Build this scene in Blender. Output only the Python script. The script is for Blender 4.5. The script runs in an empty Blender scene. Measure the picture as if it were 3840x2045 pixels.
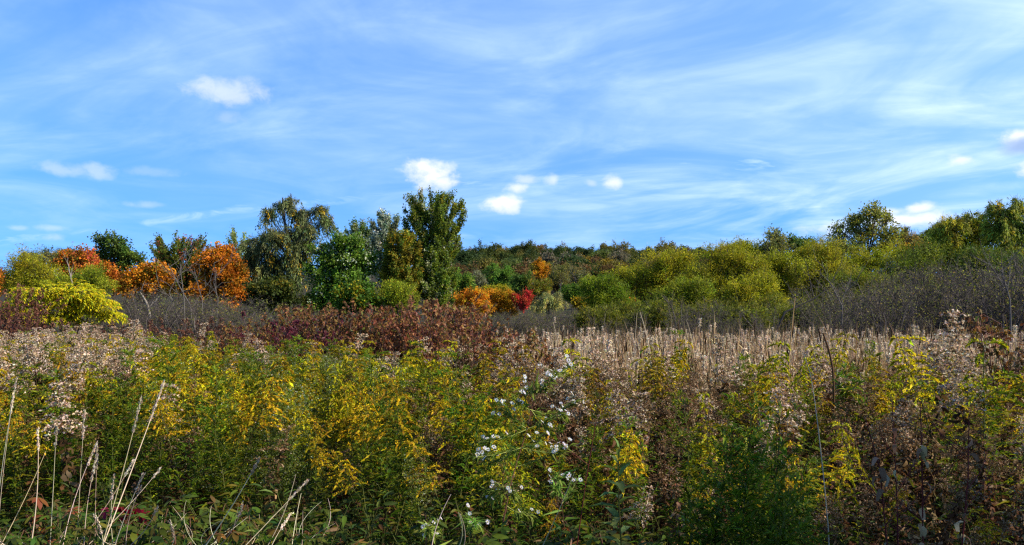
import bpy, math, random
import numpy as np
from mathutils import Vector, Quaternion, Euler

# ------------------------------------------------------------------ camera, sky, sun, exposure
S = bpy.context.scene
COL = S.collection
F = 804.0            # focal length in pixels of a 1024-wide frame
EYE = 1.9
HOR = 310.0          # image row of the horizon
cam = bpy.data.objects.new('camera', bpy.data.cameras.new('camera'))
COL.objects.link(cam); S.camera = cam
cam.location = (0, 0, EYE); cam.rotation_euler = (math.pi / 2, 0, 0)
cam.data.sensor_width = 36; cam.data.lens = F / 1024 * 36
cam.data.shift_y = (HOR - 272.5) / 1024
cam.data.clip_start = 0.05; cam.data.clip_end = 20000

SUN_AZ, SUN_EL = math.radians(106), math.radians(38)     # azimuth clockwise from the view direction
sd = Vector((math.sin(SUN_AZ) * math.cos(SUN_EL), math.cos(SUN_AZ) * math.cos(SUN_EL), math.sin(SUN_EL)))
sun = bpy.data.objects.new('sun', bpy.data.lights.new('sun', 'SUN'))
COL.objects.link(sun); sun.rotation_euler = sd.to_track_quat('Z', 'Y').to_euler()
sun.data.energy = 5.0; sun.data.angle = math.radians(0.53); sun.data.color = (1.0, 0.91, 0.76)

S.view_settings.view_transform = 'Standard'; S.view_settings.look = 'None'
S.view_settings.exposure = 1.0; S.view_settings.gamma = 1.0
S.render.engine = 'CYCLES'
S.cycles.max_bounces = 5; S.cycles.diffuse_bounces = 3; S.cycles.transmission_bounces = 3
S.cycles.use_denoising = False
S.cycles.filter_width = 1.3


SKY_R, SKY_G, SKY_B = 0.74, 1.34, 1.92


class NT:
    """small helper for writing node trees"""
    def __init__(s, tree):
        s.t = tree
    def n(s, typ, **kw):
        nd = s.t.nodes.new(typ)
        for k, v in kw.items():
            if k.startswith('i_'):
                key = k[2:]
                key = int(key) if key.isdigit() else key.replace('_', ' ')
                s.put(nd.inputs[key], v)
            else:
                setattr(nd, k, v)
        return nd
    def put(s, inp, v):
        if isinstance(v, bpy.types.NodeSocket):
            s.t.links.new(v, inp)
        else:
            inp.default_value = v
    def m(s, op, a, b=0.0, c=0.0):
        nd = s.t.nodes.new('ShaderNodeMath'); nd.operation = op
        s.put(nd.inputs[0], a); s.put(nd.inputs[1], b); s.put(nd.inputs[2], c)
        return nd.outputs[0]
    def ramp(s, x, lo, hi, a=0.0, b=1.0, smooth=True):
        nd = s.t.nodes.new('ShaderNodeMapRange')
        nd.interpolation_type = 'SMOOTHSTEP' if smooth else 'LINEAR'
        s.put(nd.inputs[0], x); s.put(nd.inputs[1], lo); s.put(nd.inputs[2], hi)
        s.put(nd.inputs[3], a); s.put(nd.inputs[4], b)
        return nd.outputs[0]
    def mix(s, f, a, b, blend='MIX'):
        nd = s.t.nodes.new('ShaderNodeMix'); nd.data_type = 'RGBA'; nd.blend_type = blend
        s.put(nd.inputs[0], f); s.put(nd.inputs[6], a); s.put(nd.inputs[7], b)
        return nd.outputs[2]


def build_world():
    w = bpy.data.worlds.new('World'); S.world = w; w.use_nodes = True
    w.node_tree.nodes.clear()
    N = NT(w.node_tree)
    out = N.n('ShaderNodeOutputWorld'); bg = N.n('ShaderNodeBackground')
    w.node_tree.links.new(bg.outputs[0], out.inputs[0])
    sky = N.n('ShaderNodeTexSky', sky_type='NISHITA')
    sky.sun_disc = False; sky.sun_elevation = SUN_EL; sky.sun_rotation = SUN_AZ
    sky.altitude = 100; sky.air_density = 1.0; sky.dust_density = 0.25; sky.ozone_density = 2.0
    tc = N.n('ShaderNodeTexCoord').outputs['Generated']
    sep = N.n('ShaderNodeSeparateXYZ', i_0=tc)
    x, y, z = sep.outputs
    # a clear dry day: the pale band of the horizon lies low, behind the hills
    lift = N.n('ShaderNodeCombineXYZ', i_0=x, i_1=y, i_2=N.m('ADD', N.m('MULTIPLY', N.m('MAXIMUM', z, 0.0), 0.70), 0.26))
    nrm = N.n('ShaderNodeVectorMath', operation='NORMALIZE', i_0=lift.outputs[0])
    w.node_tree.links.new(nrm.outputs[0], sky.inputs['Vector'])
    grade = N.n('ShaderNodeMix', data_type='RGBA', blend_type='MULTIPLY')
    N.put(grade.inputs[0], 1.0); N.put(grade.inputs[6], sky.outputs[0]); N.put(grade.inputs[7], (SKY_R, SKY_G, SKY_B, 1))
    sky_col = grade.outputs[2]
    zc = N.m('MAXIMUM', z, 0.0)
    den = N.m('ADD', zc, 0.11)
    px, py = N.m('DIVIDE', x, den), N.m('DIVIDE', y, den)      # the high cloud deck, seen in perspective
    # streaks run along (-0.96, 0.28)
    al = N.m('ADD', N.m('MULTIPLY', px, -0.96), N.m('MULTIPLY', py, 0.28))
    ac = N.m('ADD', N.m('MULTIPLY', px, 0.28), N.m('MULTIPLY', py, 0.96))
    def noise(vx, vy, scale, detail, rough, dist=0.0, off=0.0):
        cb = N.n('ShaderNodeCombineXYZ', i_0=vx, i_1=vy, i_2=off)
        nd = N.n('ShaderNodeTexNoise', noise_dimensions='3D')
        N.put(nd.inputs['Vector'], cb.outputs[0]); nd.inputs['Scale'].default_value = scale
        nd.inputs['Detail'].default_value = detail; nd.inputs['Roughness'].default_value = rough
        nd.inputs['Distortion'].default_value = dist
        return nd.outputs[0]
    n1 = noise(N.m('MULTIPLY', al, 0.82), ac, 1.15, 6, 0.56, 1.4, 3.1)
    n2 = noise(N.m('MULTIPLY', al, 0.60), ac, 2.8, 7, 0.58, 1.8, 7.7)
    n3 = noise(al, ac, 0.55, 3, 0.5, 0.0, 1.3)
    c1 = N.ramp(n1, 0.30, 0.78)
    c2 = N.ramp(n2, 0.15, 0.95)
    big = N.ramp(n3, 0.25, 0.75)
    veil = N.m('ADD', N.m('MULTIPLY', N.m('MULTIPLY', c1, N.m('ADD', 0.45, N.m('MULTIPLY', c2, 0.9))), 0.64),
               N.m('MULTIPLY', big, 0.16))
    # more high cloud towards the east, where the weather comes from
    east = N.ramp(px, -1.2, 2.4, 0.55, 1.45)
    veil = N.m('MULTIPLY', veil, east)
    # a worn-out condensation trail: a straight line on the deck
    def deck(u, v):
        d = Vector(((u - 512) / F, 1, (HOR - v) / F)).normalized()
        return d.x / (d.z + 0.11), d.y / (d.z + 0.11)
    a, b = deck(330, 201), deck(820, 163)
    L = math.hypot(b[0] - a[0], b[1] - a[1]); tx, ty = (b[0] - a[0]) / L, (b[1] - a[1]) / L
    dist = N.m('ADD', N.m('MULTIPLY', N.m('SUBTRACT', px, a[0]), -ty), N.m('MULTIPLY', N.m('SUBTRACT', py, a[1]), tx))
    dist = N.m('ADD', dist, N.m('MULTIPLY', N.m('SUBTRACT', n2, 0.5), 0.25))
    trail = N.m('MULTIPLY', N.ramp(N.m('ABSOLUTE', dist), 0.15, 0.02), N.m('MULTIPLY', N.ramp(n2, 0.35, 0.7), 0.55))
    veil = N.m('MINIMUM', N.m('MAXIMUM', veil, trail), 0.88)
    veil = N.m('MULTIPLY', veil, N.ramp(z, 0.015, 0.12))
    # fair-weather puffs, each in its own direction (azimuth, elevation)
    az = N.m('ARCTAN2', x, y); el = N.m('ARCSINE', z)
    w1 = noise(N.m('MULTIPLY', az, 34), N.m('MULTIPLY', el, 46), 1.0, 5, 0.60, 0.2, 0.0)
    w2 = noise(N.m('MULTIPLY', az, 34), N.m('MULTIPLY', el, 46), 1.0, 5, 0.60, 0.2, 9.0)
    dx = N.m('MULTIPLY', N.m('SUBTRACT', w1, 0.5), 2.0); dz = N.m('MULTIPLY', N.m('SUBTRACT', w2, 0.5), 1.6)
    puffs = [(232, 92, 40, 14, .42), (210, 88, 18, 11, .42), (228, 117, 14, 6, .14), (62, 169, 26, 8, .26), (94, 171, 18, 8, .30),
             (430, 175, 27, 14, .95), (424, 168, 14, 9, .95), (444, 182, 16, 8, .8), (503, 204, 21, 9, .92), (512, 203, 12, 8, .8),
             (518, 188, 11, 7, .62), (526, 179, 12, 5, .36), (550, 179, 8, 5, .5), (613, 182, 9, 8, .7), (592, 183, 7, 4, .25),
             (960, 160, 15, 6, .6), (1020, 137, 22, 9, .8), (1034, 168, 20, 8, .75), (890, 212, 14, 5, .55), (918, 208, 16, 6, .8), (915, 220, 44, 9, .8),
             (830, 230, 26, 8, .45), (52, 228, 16, 4, .22), (52, 238, 14, 4, .22), (18, 227, 9, 3, .2), (142, 204, 18, 4, .2), (150, 172, 30, 5, .12)]
    tot = None; low = None
    for (u, v, ru, rv, s) in puffs:
        a0 = math.atan2((u - 512) / F, 1); hyp = math.hypot((u - 512) / F, 1)
        e0 = math.atan2((HOR - v) / F, hyp)
        ra, re = ru / F / hyp * 1.2, rv / F / hyp * 1.2
        qx = N.m('ADD', N.m('DIVIDE', N.m('SUBTRACT', az, a0), ra), dx)
        qz = N.m('ADD', N.m('DIVIDE', N.m('SUBTRACT', el, e0), re), dz)
        r = N.m('SQRT', N.m('ADD', N.m('MULTIPLY', qx, qx), N.m('MULTIPLY', qz, qz)))
        mk = N.ramp(r, 1.06, 0.12, 0.0, min(1.0, s * 1.1))
        lo = N.m('MULTIPLY', mk, N.ramp(qz, 0.25, -0.75))
        low = lo if low is None else N.m('MAXIMUM', low, lo)
        tot = mk if tot is None else N.m('MAXIMUM', tot, mk)
    gq = [N.m('ADD', N.m('DIVIDE', N.m('SUBTRACT', q_, c_), w_), N.m('MULTIPLY', n_, .35)) for q_, c_, w_, n_ in ((az, math.atan2(518 / F, 1), .038, dx), (el, math.atan2(165 / F, 1.193), 0.0115, dz))]
    grey = N.ramp(N.m('SQRT', N.m('ADD', N.m('MULTIPLY', gq[0], gq[0]), N.m('MULTIPLY', gq[1], gq[1]))), 1.1, 0.2, 0.0, 0.95)
    puff = N.m('MULTIPLY', tot, N.ramp(w1, 0.25, 0.5, 0.75, 1.0))
    col = N.mix(veil, sky_col, (5.2, 6.8, 8.6, 1))
    col = N.mix(puff, col, (7.4, 7.5, 7.8, 1))
    col = N.mix(N.m('MULTIPLY', low, 0.55), col, (4.9, 5.7, 7.6, 1))
    col = N.mix(grey, col, (2.6, 3.7, 6.0, 1))
    N.put(bg.inputs[0], col); bg.inputs[1].default_value = 0.078

build_world()

# ------------------------------------------------------------------ helpers
rng = np.random.default_rng(11)
random.seed(5)


def smooth(a, b, x):
    t = np.clip((np.asarray(x, float) - a) / (b - a), 0, 1)
    return t * t * (3 - 2 * t)


def PX(u, d):
    return (u - 512) / F * d


def PZ(v, d):
    return EYE + (HOR - v) / F * d


def gz(x, y):
    """height of the ground"""
    x = np.asarray(x, float); y = np.asarray(y, float)
    h = 0.30 * (1 - smooth(3.2, 8.0, y))
    h = h - 0.32 * smooth(8, 12, y) * smooth(-2.5, 2.5, x) * (1 - smooth(30, 60, y))
    h = h + 3.0 * smooth(70, 170, y) + 21.0 * smooth(170, 430, y) * (0.75 + 0.25 * smooth(-160, 40, x) * (1 - smooth(60, 320, x)))
    h = h + 0.05 * np.sin(x * 1.3 + 0.7) * np.sin(y * 1.1) * smooth(3, 6, y)
    return h


class Geo:
    """quads with one colour per vertex"""
    def __init__(s):
        s.V = []; s.Q = []; s.C = []; s.M = []; s.n = 0
    def add(s, V, Q, C, m=0):
        V = np.asarray(V, float).reshape(-1, 3); Q = np.asarray(Q, int).reshape(-1, 4)
        C = np.broadcast_to(np.asarray(C, float), (len(V), 3))
        s.V.append(V); s.Q.append(Q + s.n); s.C.append(C); s.M.append(np.full(len(Q), m)); s.n += len(V)
        return s
    def join(s, g, m=None):
        if g.n:
            V = np.concatenate(g.V); Q = np.concatenate(g.Q); C = np.concatenate(g.C)
            s.add(V, Q, C, 0 if m is None else m)
        return s
    def mesh(s, name, mats, smooth_shade=False):
        me = bpy.data.meshes.new(name)
        if s.n == 0:
            return me
        V = np.concatenate(s.V); Q = np.concatenate(s.Q); C = np.concatenate(s.C); M = np.concatenate(s.M)
        me.vertices.add(len(V)); me.vertices.foreach_set('co', V.astype(np.float32).ravel())
        me.loops.add(len(Q) * 4); me.loops.foreach_set('vertex_index', Q.astype(np.int32).ravel())
        me.polygons.add(len(Q)); me.polygons.foreach_set('loop_start', np.arange(0, len(Q) * 4, 4, dtype=np.int32))
        for mt in mats:
            me.materials.append(mt)
        if len(mats) > 1:
            me.polygons.foreach_set('material_index', M.astype(np.int32))
        me.update(calc_edges=True)
        at = me.attributes.new('Col', 'FLOAT_COLOR', 'POINT')
        at.data.foreach_set('color', np.concatenate([C, np.ones((len(C), 1))], 1).astype(np.float32).ravel())
        if smooth_shade:
            me.polygons.foreach_set('use_smooth', np.ones(len(Q), bool))
        return me


def unit(a):
    return a / np.maximum(np.linalg.norm(a, axis=-1, keepdims=True), 1e-9)


T_RHOMB = (np.array([[0, 0, 0], [.45, -.5, .1], [1, 0, -.08], [.45, .5, .1]]), np.array([[0, 1, 2, 3]]))
T_LEAF = (np.array([[0, 0, 0], [.42, -.5, .10], [.5, 0, 0], [.42, .5, .10], [1, 0, -.22]]), np.array([[0, 1, 4, 2], [0, 2, 4, 3]]))
T_BROAD = (np.array([[0, 0, 0], [.22, -.36, .07], [.60, -.42, .05], [1, 0, -.16], [.30, 0, .02], [.65, 0, -.03], [.22, .36, .07], [.60, .42, .05]]),
           np.array([[0, 1, 2, 4], [4, 2, 3, 5], [0, 4, 7, 6], [4, 5, 3, 7]]))
T_CURL = (np.array([[0, -.06, 0], [0, .06, 0], [.25, -.42, .14], [.30, .40, .18], [.6, -.45, -.04], [.66, .26, .22], [.92, -.22, -.32], [1, .12, -.16]]),
          np.array([[0, 2, 3, 1], [2, 4, 5, 3], [4, 6, 7, 5]]))


def leaves(g, T, P, D, Nn, L, W, C, m=0, up=0.5):
    """place one template at every point P along direction D with face normal near Nn"""
    P = np.asarray(P, float).reshape(-1, 3); n = len(P)
    if n == 0:
        return
    D = unit(np.broadcast_to(np.asarray(D, float), (n, 3)))
    Nn = np.broadcast_to(np.asarray(Nn, float), (n, 3))
    Sd = unit(np.cross(Nn, D) + 1e-6); Nn = np.cross(D, Sd)
    L = np.broadcast_to(np.asarray(L, float), (n,)); W = np.broadcast_to(np.asarray(W, float), (n,))
    T0, Q0 = T; k = len(T0)
    V = (P[:, None] + D[:, None] * (T0[None, :, 0:1] * L[:, None, None]) + Sd[:, None] * (T0[None, :, 1:2] * W[:, None, None])
         + Nn[:, None] * (T0[None, :, 2:3] * L[:, None, None]))
    Q = (np.arange(n) * k)[:, None, None] + Q0[None]
    C = np.broadcast_to(np.asarray(C, float), (n, 3))
    g.add(V, Q, np.repeat(C, k, 0), m)


def segs(g, P0, P1, R0, R1, C, sides=3, m=0):
    P0 = np.asarray(P0, float).reshape(-1, 3); P1 = np.asarray(P1, float).reshape(-1, 3); n = len(P0)
    if n == 0:
        return
    D = unit(P1 - P0)
    ref = np.where(np.abs(D[:, 2:3]) > .9, [[1., 0, 0]], [[0, 0, 1.]])
    A = unit(np.cross(D, ref)); B = np.cross(D, A)
    R0 = np.broadcast_to(np.asarray(R0, float), (n,)); R1 = np.broadcast_to(np.asarray(R1, float), (n,))
    V = np.zeros((n, 2 * sides, 3))
    for i in range(sides):
        t = 2 * math.pi * i / sides
        o = A * math.cos(t) + B * math.sin(t)
        V[:, i] = P0 + o * R0[:, None]; V[:, sides + i] = P1 + o * R1[:, None]
    Q0 = np.array([[i, (i + 1) % sides, sides + (i + 1) % sides, sides + i] for i in range(sides)])
    Q = (np.arange(n) * 2 * sides)[:, None, None] + Q0[None]
    C = np.broadcast_to(np.asarray(C, float), (n, 3))
    g.add(V, Q, np.repeat(C, 2 * sides, 0), m)


def tube(g, pts, radii, C, sides=5, m=0):
    """one continuous tapered tube through the points"""
    pts = np.asarray(pts, float); n = len(pts)
    radii = np.broadcast_to(np.asarray(radii, float), (n,))
    D = np.zeros_like(pts); D[1:-1] = pts[2:] - pts[:-2]; D[0] = pts[1] - pts[0]; D[-1] = pts[-1] - pts[-2]
    D = unit(D)
    ref = np.array([1., 0, 0]) if abs(D[:, 2]).mean() > .6 else np.array([0, 0, 1.])
    A = unit(np.cross(D, ref)); B = np.cross(D, A)
    t = np.arange(sides) * 2 * math.pi / sides
    V = pts[:, None] + (A[:, None] * np.cos(t)[None, :, None] + B[:, None] * np.sin(t)[None, :, None]) * radii[:, None, None]
    Q = [[i * sides + j, i * sides + (j + 1) % sides, (i + 1) * sides + (j + 1) % sides, (i + 1) * sides + j]
         for i in range(n - 1) for j in range(sides)]
    g.add(V, Q, C, m)


def jit(c, n, r, amt=.22):
    """n colours round c: c may be one colour or a list of (weight, colour)"""
    if isinstance(c[0], (tuple, list)):
        w = np.array([a for a, _ in c], float); cc = np.array([b for _, b in c], float)
        base = cc[r.choice(len(cc), n, p=w / w.sum())]
    else:
        base = np.broadcast_to(np.array(c, float), (n, 3))
    return np.clip(base * (1 + amt * r.standard_normal((n, 1))) * (1 + .08 * r.standard_normal((n, 3))), .002, .9)


def randdir(r, n):
    return unit(r.standard_normal((n, 3)))


# ------------------------------------------------------------------ materials
def leaf_mat(name, trans=.35, rough=.55, spec=.25, hue=.025, val=.35, boost=1.3, gain=1.0):
    m = bpy.data.materials.new(name); m.use_nodes = True
    t = m.node_tree; t.nodes.clear(); N = NT(t)
    out = N.n('ShaderNodeOutputMaterial')
    at = N.n('ShaderNodeAttribute', attribute_name='Col')
    oi = N.n('ShaderNodeObjectInfo')
    c = N.mix(1.0, at.outputs['Color'], oi.outputs['Color'], 'MULTIPLY')
    hs = N.n('ShaderNodeHueSaturation', i_Color=c)
    N.put(hs.inputs['Hue'], N.ramp(oi.outputs['Random'], 0, 1, .5 - hue, .5 + hue, False))
    rnd2 = N.m('FRACT', N.m('MULTIPLY', oi.outputs['Random'], 7.31))
    N.put(hs.inputs['Value'], N.ramp(rnd2, 0, 1, 1 - val, 1 + val, False))
    geo = N.n('ShaderNodeTexCoord')
    nz = N.n('ShaderNodeTexNoise', i_Scale=60.0, i_Detail=2.0); N.put(nz.inputs['Vector'], geo.outputs['Object'])
    c2 = N.mix(1.0, hs.outputs[0], N.mix(nz.outputs[0], (.82 * gain, .82 * gain, .82 * gain, 1), (1.18 * gain, 1.18 * gain, 1.18 * gain, 1)), 'MULTIPLY')
    p = N.n('ShaderNodeBsdfPrincipled', i_Roughness=rough)
    p.inputs['Specular IOR Level'].default_value = spec
    N.put(p.inputs['Base Color'], c2)
    tr = N.n('ShaderNodeBsdfTranslucent')
    N.put(tr.inputs[0], N.mix(1.0, c2, (boost, boost, boost * .8, 1), 'MULTIPLY'))
    mx = N.n('ShaderNodeMixShader', i_0=trans)
    t.links.new(p.outputs[0], mx.inputs[1]); t.links.new(tr.outputs[0], mx.inputs[2])
    t.links.new(mx.outputs[0], out.inputs[0])
    return m


M_LEAF = leaf_mat('foliage', .40, .60, .14, gain=.72)
M_GLOSS = leaf_mat('glossy_foliage', .28, .5, .16, .008, .25, gain=.72)
M_TREE = leaf_mat('tree_foliage', .36, .60, .12, .008, .12, gain=.98)
M_FLUFF = leaf_mat('seed_fluff', .22, .9, .0, .006, .18, gain=.80)
M_PETAL = leaf_mat('petal', .35, .6, .1, .02, .2, gain=.95)
M_WHITE = leaf_mat('white_petal', .35, .6, .1, .0, .06, gain=.85)
M_DRY = leaf_mat('dry_leaf', .30, .7, .1, .012, .25, gain=.66)
M_STEM = leaf_mat('stem', .0, .7, .12, .01, .25, gain=.66)
M_REED = leaf_mat('reed_blade', .25, .7, .1, .015, .35, gain=.70)
M_STRAW = leaf_mat('straw', .0, .75, .1, .01, .3, gain=.78)


def bark_mat(name, rough=.9):
    m = bpy.data.materials.new(name); m.use_nodes = True
    t = m.node_tree; N = NT(t); p = t.nodes['Principled BSDF']
    at = N.n('ShaderNodeAttribute', attribute_name='Col')
    tc = N.n('ShaderNodeTexCoord')
    mp = N.n('ShaderNodeMapping'); N.put(mp.inputs[0], tc.outputs['Object']); mp.inputs['Scale'].default_value = (14, 14, 3)
    nz = N.n('ShaderNodeTexNoise', i_Scale=3.0, i_Detail=5.0); N.put(nz.inputs['Vector'], mp.outputs[0])
    N.put(p.inputs['Base Color'], N.mix(1.0, at.outputs['Color'], N.mix(nz.outputs[0], (.55, .55, .55, 1), (1.4, 1.4, 1.4, 1)), 'MULTIPLY'))
    p.inputs['Roughness'].default_value = rough; p.inputs['Specular IOR Level'].default_value = .15
    bp = N.n('ShaderNodeBump', i_Strength=.6, i_Distance=.02); N.put(bp.inputs['Height'], nz.outputs[0])
    t.links.new(bp.outputs[0], p.inputs['Normal'])
    return m


M_BARK = bark_mat('bark')


def soil_mat():
    m = bpy.data.materials.new('soil_and_litter'); m.use_nodes = True
    t = m.node_tree; N = NT(t); p = t.nodes['Principled BSDF']
    tc = N.n('ShaderNodeTexCoord')
    n1 = N.n('ShaderNodeTexNoise', i_Scale=9.0, i_Detail=8.0, i_Roughness=.7); N.put(n1.inputs['Vector'], tc.outputs['Object'])
    n2 = N.n('ShaderNodeTexNoise', i_Scale=.35, i_Detail=4.0); N.put(n2.inputs['Vector'], tc.outputs['Object'])
    c = N.mix(n1.outputs[0], (.014, .010, .006, 1), (.045, .032, .018, 1))
    c = N.mix(N.ramp(n2.outputs[0], .45, .65), c, (.020, .026, .009, 1))
    N.put(p.inputs['Base Color'], c); p.inputs['Roughness'].default_value = .95
    p.inputs['Specular IOR Level'].default_value = .1
    bp = N.n('ShaderNodeBump', i_Strength=.8, i_Distance=.03); N.put(bp.inputs['Height'], n1.outputs[0])
    t.links.new(bp.outputs[0], p.inputs['Normal'])
    return m


# ------------------------------------------------------------------ objects
def obj(name, me, parent=None, loc=None, rot=None, sc=None):
    o = bpy.data.objects.new(name, me); COL.objects.link(o)
    if parent is not None:
        o.parent = parent
    if loc is not None:
        o.location = loc
    if rot is not None:
        o.rotation_euler = rot
    if sc is not None:
        o.scale = (sc, sc, sc) if np.isscalar(sc) else sc
    return o


def tag(o, label=None, cat=None, group=None, kind=None):
    if label: o['label'] = label
    if cat: o['category'] = cat
    if group: o['group'] = group
    if kind: o['kind'] = kind
    return o


# ------------------------------------------------------------------ the ground: one sheet to the horizon, rising into the far hill
def build_ground():
    ys = np.concatenate([np.linspace(-30, 40, 71), np.linspace(45, 520, 60), np.array([700, 1200, 2500, 6000, 12000])])
    xs = np.concatenate([[-9000, -3000, -1200], np.linspace(-600, -60, 30), np.linspace(-50, 50, 81), np.linspace(60, 600, 30), [1200, 3000, 9000]])
    Xg, Yg = np.meshgrid(xs, ys)
    Zg = gz(Xg, Yg)
    Zg = np.where(Yg > 520, 20.0, Zg)
    V = np.stack([Xg, Yg, Zg], -1).reshape(-1, 3)
    nx = len(xs); Q = []
    for j in range(len(ys) - 1):
        for i in range(nx - 1):
            Q.append([j * nx + i, j * nx + i + 1, (j + 1) * nx + i + 1, (j + 1) * nx + i])
    g = Geo().add(V, Q, (.05, .04, .03))
    o = obj('ground', g.mesh('ground', [soil_mat()], True)); o['kind'] = 'structure'

build_ground()

# ------------------------------------------------------------------ trees
BARK_D = (.045, .036, .030); BARK_G = (.16, .14, .125); BARK_P = (.42, .39, .34)
STYLE = {   # dir weights (radial, up, random), shoot length, leaves per shoot, spread, leaf L, W, droop, template
    'round':   dict(w=(.7, .35, .5), sl=(.5, .95), lp=22, sp=.16, L=.155, W=.11, dr=.15, shell=.55),
    'oak':     dict(w=(.8, .15, .5), sl=(.6, 1.0), lp=30, sp=.18, L=.155, W=.115, dr=.1, shell=.5),
    'upright': dict(w=(.5, .95, .15), sl=(1.1, 2.1), lp=32, sp=.085, L=.145, W=.11, dr=-.05, shell=.35),
    'willow':  dict(w=(.75, .25, .3), sl=(1.0, 2.1), lp=30, sp=.09, L=.20, W=.052, dr=1.0, shell=.4),
    'feather': dict(w=(.55, .75, .35), sl=(1.0, 2.0), lp=44, sp=.15, L=.155, W=.036, dr=.22, shell=.30, cl=3, cs=.30),
    'sparse':  dict(w=(.7, .55, .4), sl=(.7, 1.2), lp=12, sp=.15, L=.15, W=.085, dr=.0, shell=.35),
}


def grow(lobes, style, pal, n_leaves, seed, trunk_r, bark=BARK_D, trunk_top=None, leaf_k=1.0, base=(0, 0, 0), curve=.0, twig=True):
    """lobes: ellipsoids (cx, cy, cz, rx, ry, rz) in metres round the tree's base.  Returns trunk and crown geometry."""
    st = STYLE[style]; r = np.random.default_rng(seed)
    gt, gc = Geo(), Geo()
    lob = np.array(lobes, float)
    sat = []
    for l in lob:
        for _ in range(1 if style == 'feather' else 3):
            dv = randdir(r, 1)[0]; dv[2] = abs(dv[2]) * 1.1 - .35
            f = r.uniform(.38, .62) if style != 'oak' else r.uniform(.30, .72)
            sat.append(np.concatenate([l[:3] + dv * l[3:] * r.uniform(.62, .98), l[3:] * f]))
    lob[:, 3:] *= .84
    lob = np.concatenate([lob, np.array(sat)])
    top = lob[:, 2].max() if trunk_top is None else trunk_top
    cx = np.average(lob[:, 0], weights=lob[:, 3]); cyy = np.average(lob[:, 1], weights=lob[:, 3])
    ts = np.linspace(0, 1, 8)
    wob = np.cumsum(r.standard_normal((8, 2)) * .05 * top / 8, 0); wob[0] = 0
    tp = np.stack([cx * ts ** 1.5 + wob[:, 0] + curve * np.sin(ts * 3), cyy * ts ** 1.5 + wob[:, 1], top * ts - .3 * (1 - ts)], 1)
    tube(gt, tp, trunk_r * (1 - .82 * ts), bark, 7)
    area = (lob[:, 3] * lob[:, 5]) ** 1.0
    ns = np.maximum((1.28 * n_leaves / st['lp'] * area / area.sum()).astype(int), 4)
    for (lx, ly, lz, rx, ry, rz), k in zip(lob, ns):
        hb = np.clip((lz - .55 * rz) / top, .18, .9)           # where the limb leaves the trunk
        p0 = np.array([np.interp(hb * .8, ts, tp[:, i]) for i in range(3)])
        c = np.array([lx, ly, lz])
        mid = (p0 + c) / 2 + np.array([0, 0, -.12 * np.linalg.norm(c - p0)])
        tt = np.linspace(0, 1, 6)[:, None]
        limb = (1 - tt) ** 2 * p0 + 2 * tt * (1 - tt) * mid + tt ** 2 * c
        r0 = trunk_r * .30
        r0 = r0 * min(1.0, rx / lob[:, 3].max() + .15)
        tube(gt, limb, np.linspace(r0, r0 * .35, 6), bark, 5)
        # shoots
        R = np.array([rx, ry, rz])
        nc = max(5, int(k / st.get('cl', 6)))
        cd = randdir(r, nc)
        crad = st['shell'] + (1.04 - st['shell']) * r.random((nc, 1)) ** .55
        crad = crad * r.uniform(.78, 1.18, (nc, 1))
        ci = r.integers(0, nc, k)
        P = c + cd[ci] * crad[ci] * R + r.standard_normal((k, 3)) * R * st.get('cs', .19)
        d = unit((P - c) / R)
        sl = r.uniform(*st['sl'], k) * min(1.0, .45 + .3 * min(rx, rz))
        rv = unit(d / R * R.mean())
        D = unit(st['w'][0] * rv + st['w'][1] * np.array([0, 0, 1.]) + st['w'][2] * randdir(r, k))
        P = P - D * sl[:, None] * .6
        nb = min(k, max(3, k // 6))
        idx = r.choice(k, nb, replace=False)
        fr = r.integers(2, 6, nb)
        segs(gt, limb[fr], P[idx], r0 * .3, .012, bark, 4)
        if twig:
            segs(gt, P, P + D * sl[:, None] * .8, .014, .005, bark, 3)
        lp = st['lp']
        s = r.random((k, lp)) ** .8
        dr = st['dr']
        Q = (P[:, None] + D[:, None] * (sl[:, None] * s)[..., None])
        Q[..., 2] -= dr * (s ** 2) * sl[:, None] * 1.1
        Q = Q + r.standard_normal(Q.shape) * st['sp'] * leaf_k ** .5
        clump_c = 1 + .16 * r.standard_normal((nc, 1))
        shoot_c = jit(pal, k, r, .14) * np.clip(clump_c[ci], .6, 1.5)
        cc = np.repeat(shoot_c, lp, 0) * (1 + .2 * r.standard_normal((k * lp, 1)))
        tang = D[:, None] - np.array([0, 0, 1.]) * (2 * dr * s)[..., None]
        ld = unit(tang.reshape(-1, 3) + randdir(r, k * lp) * (.9 if dr < .5 else .3))
        nn = randdir(r, k * lp) + .5 * np.repeat(rv, lp, 0) + np.array([0, 0, .35])
        f = r.uniform(.75, 1.4, k * lp) * leaf_k
        leaves(gc, T_RHOMB, Q.reshape(-1, 3), ld, nn, st['L'] * f, st['W'] * f, np.clip(cc, .002, .9))
    return gt, gc


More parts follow.
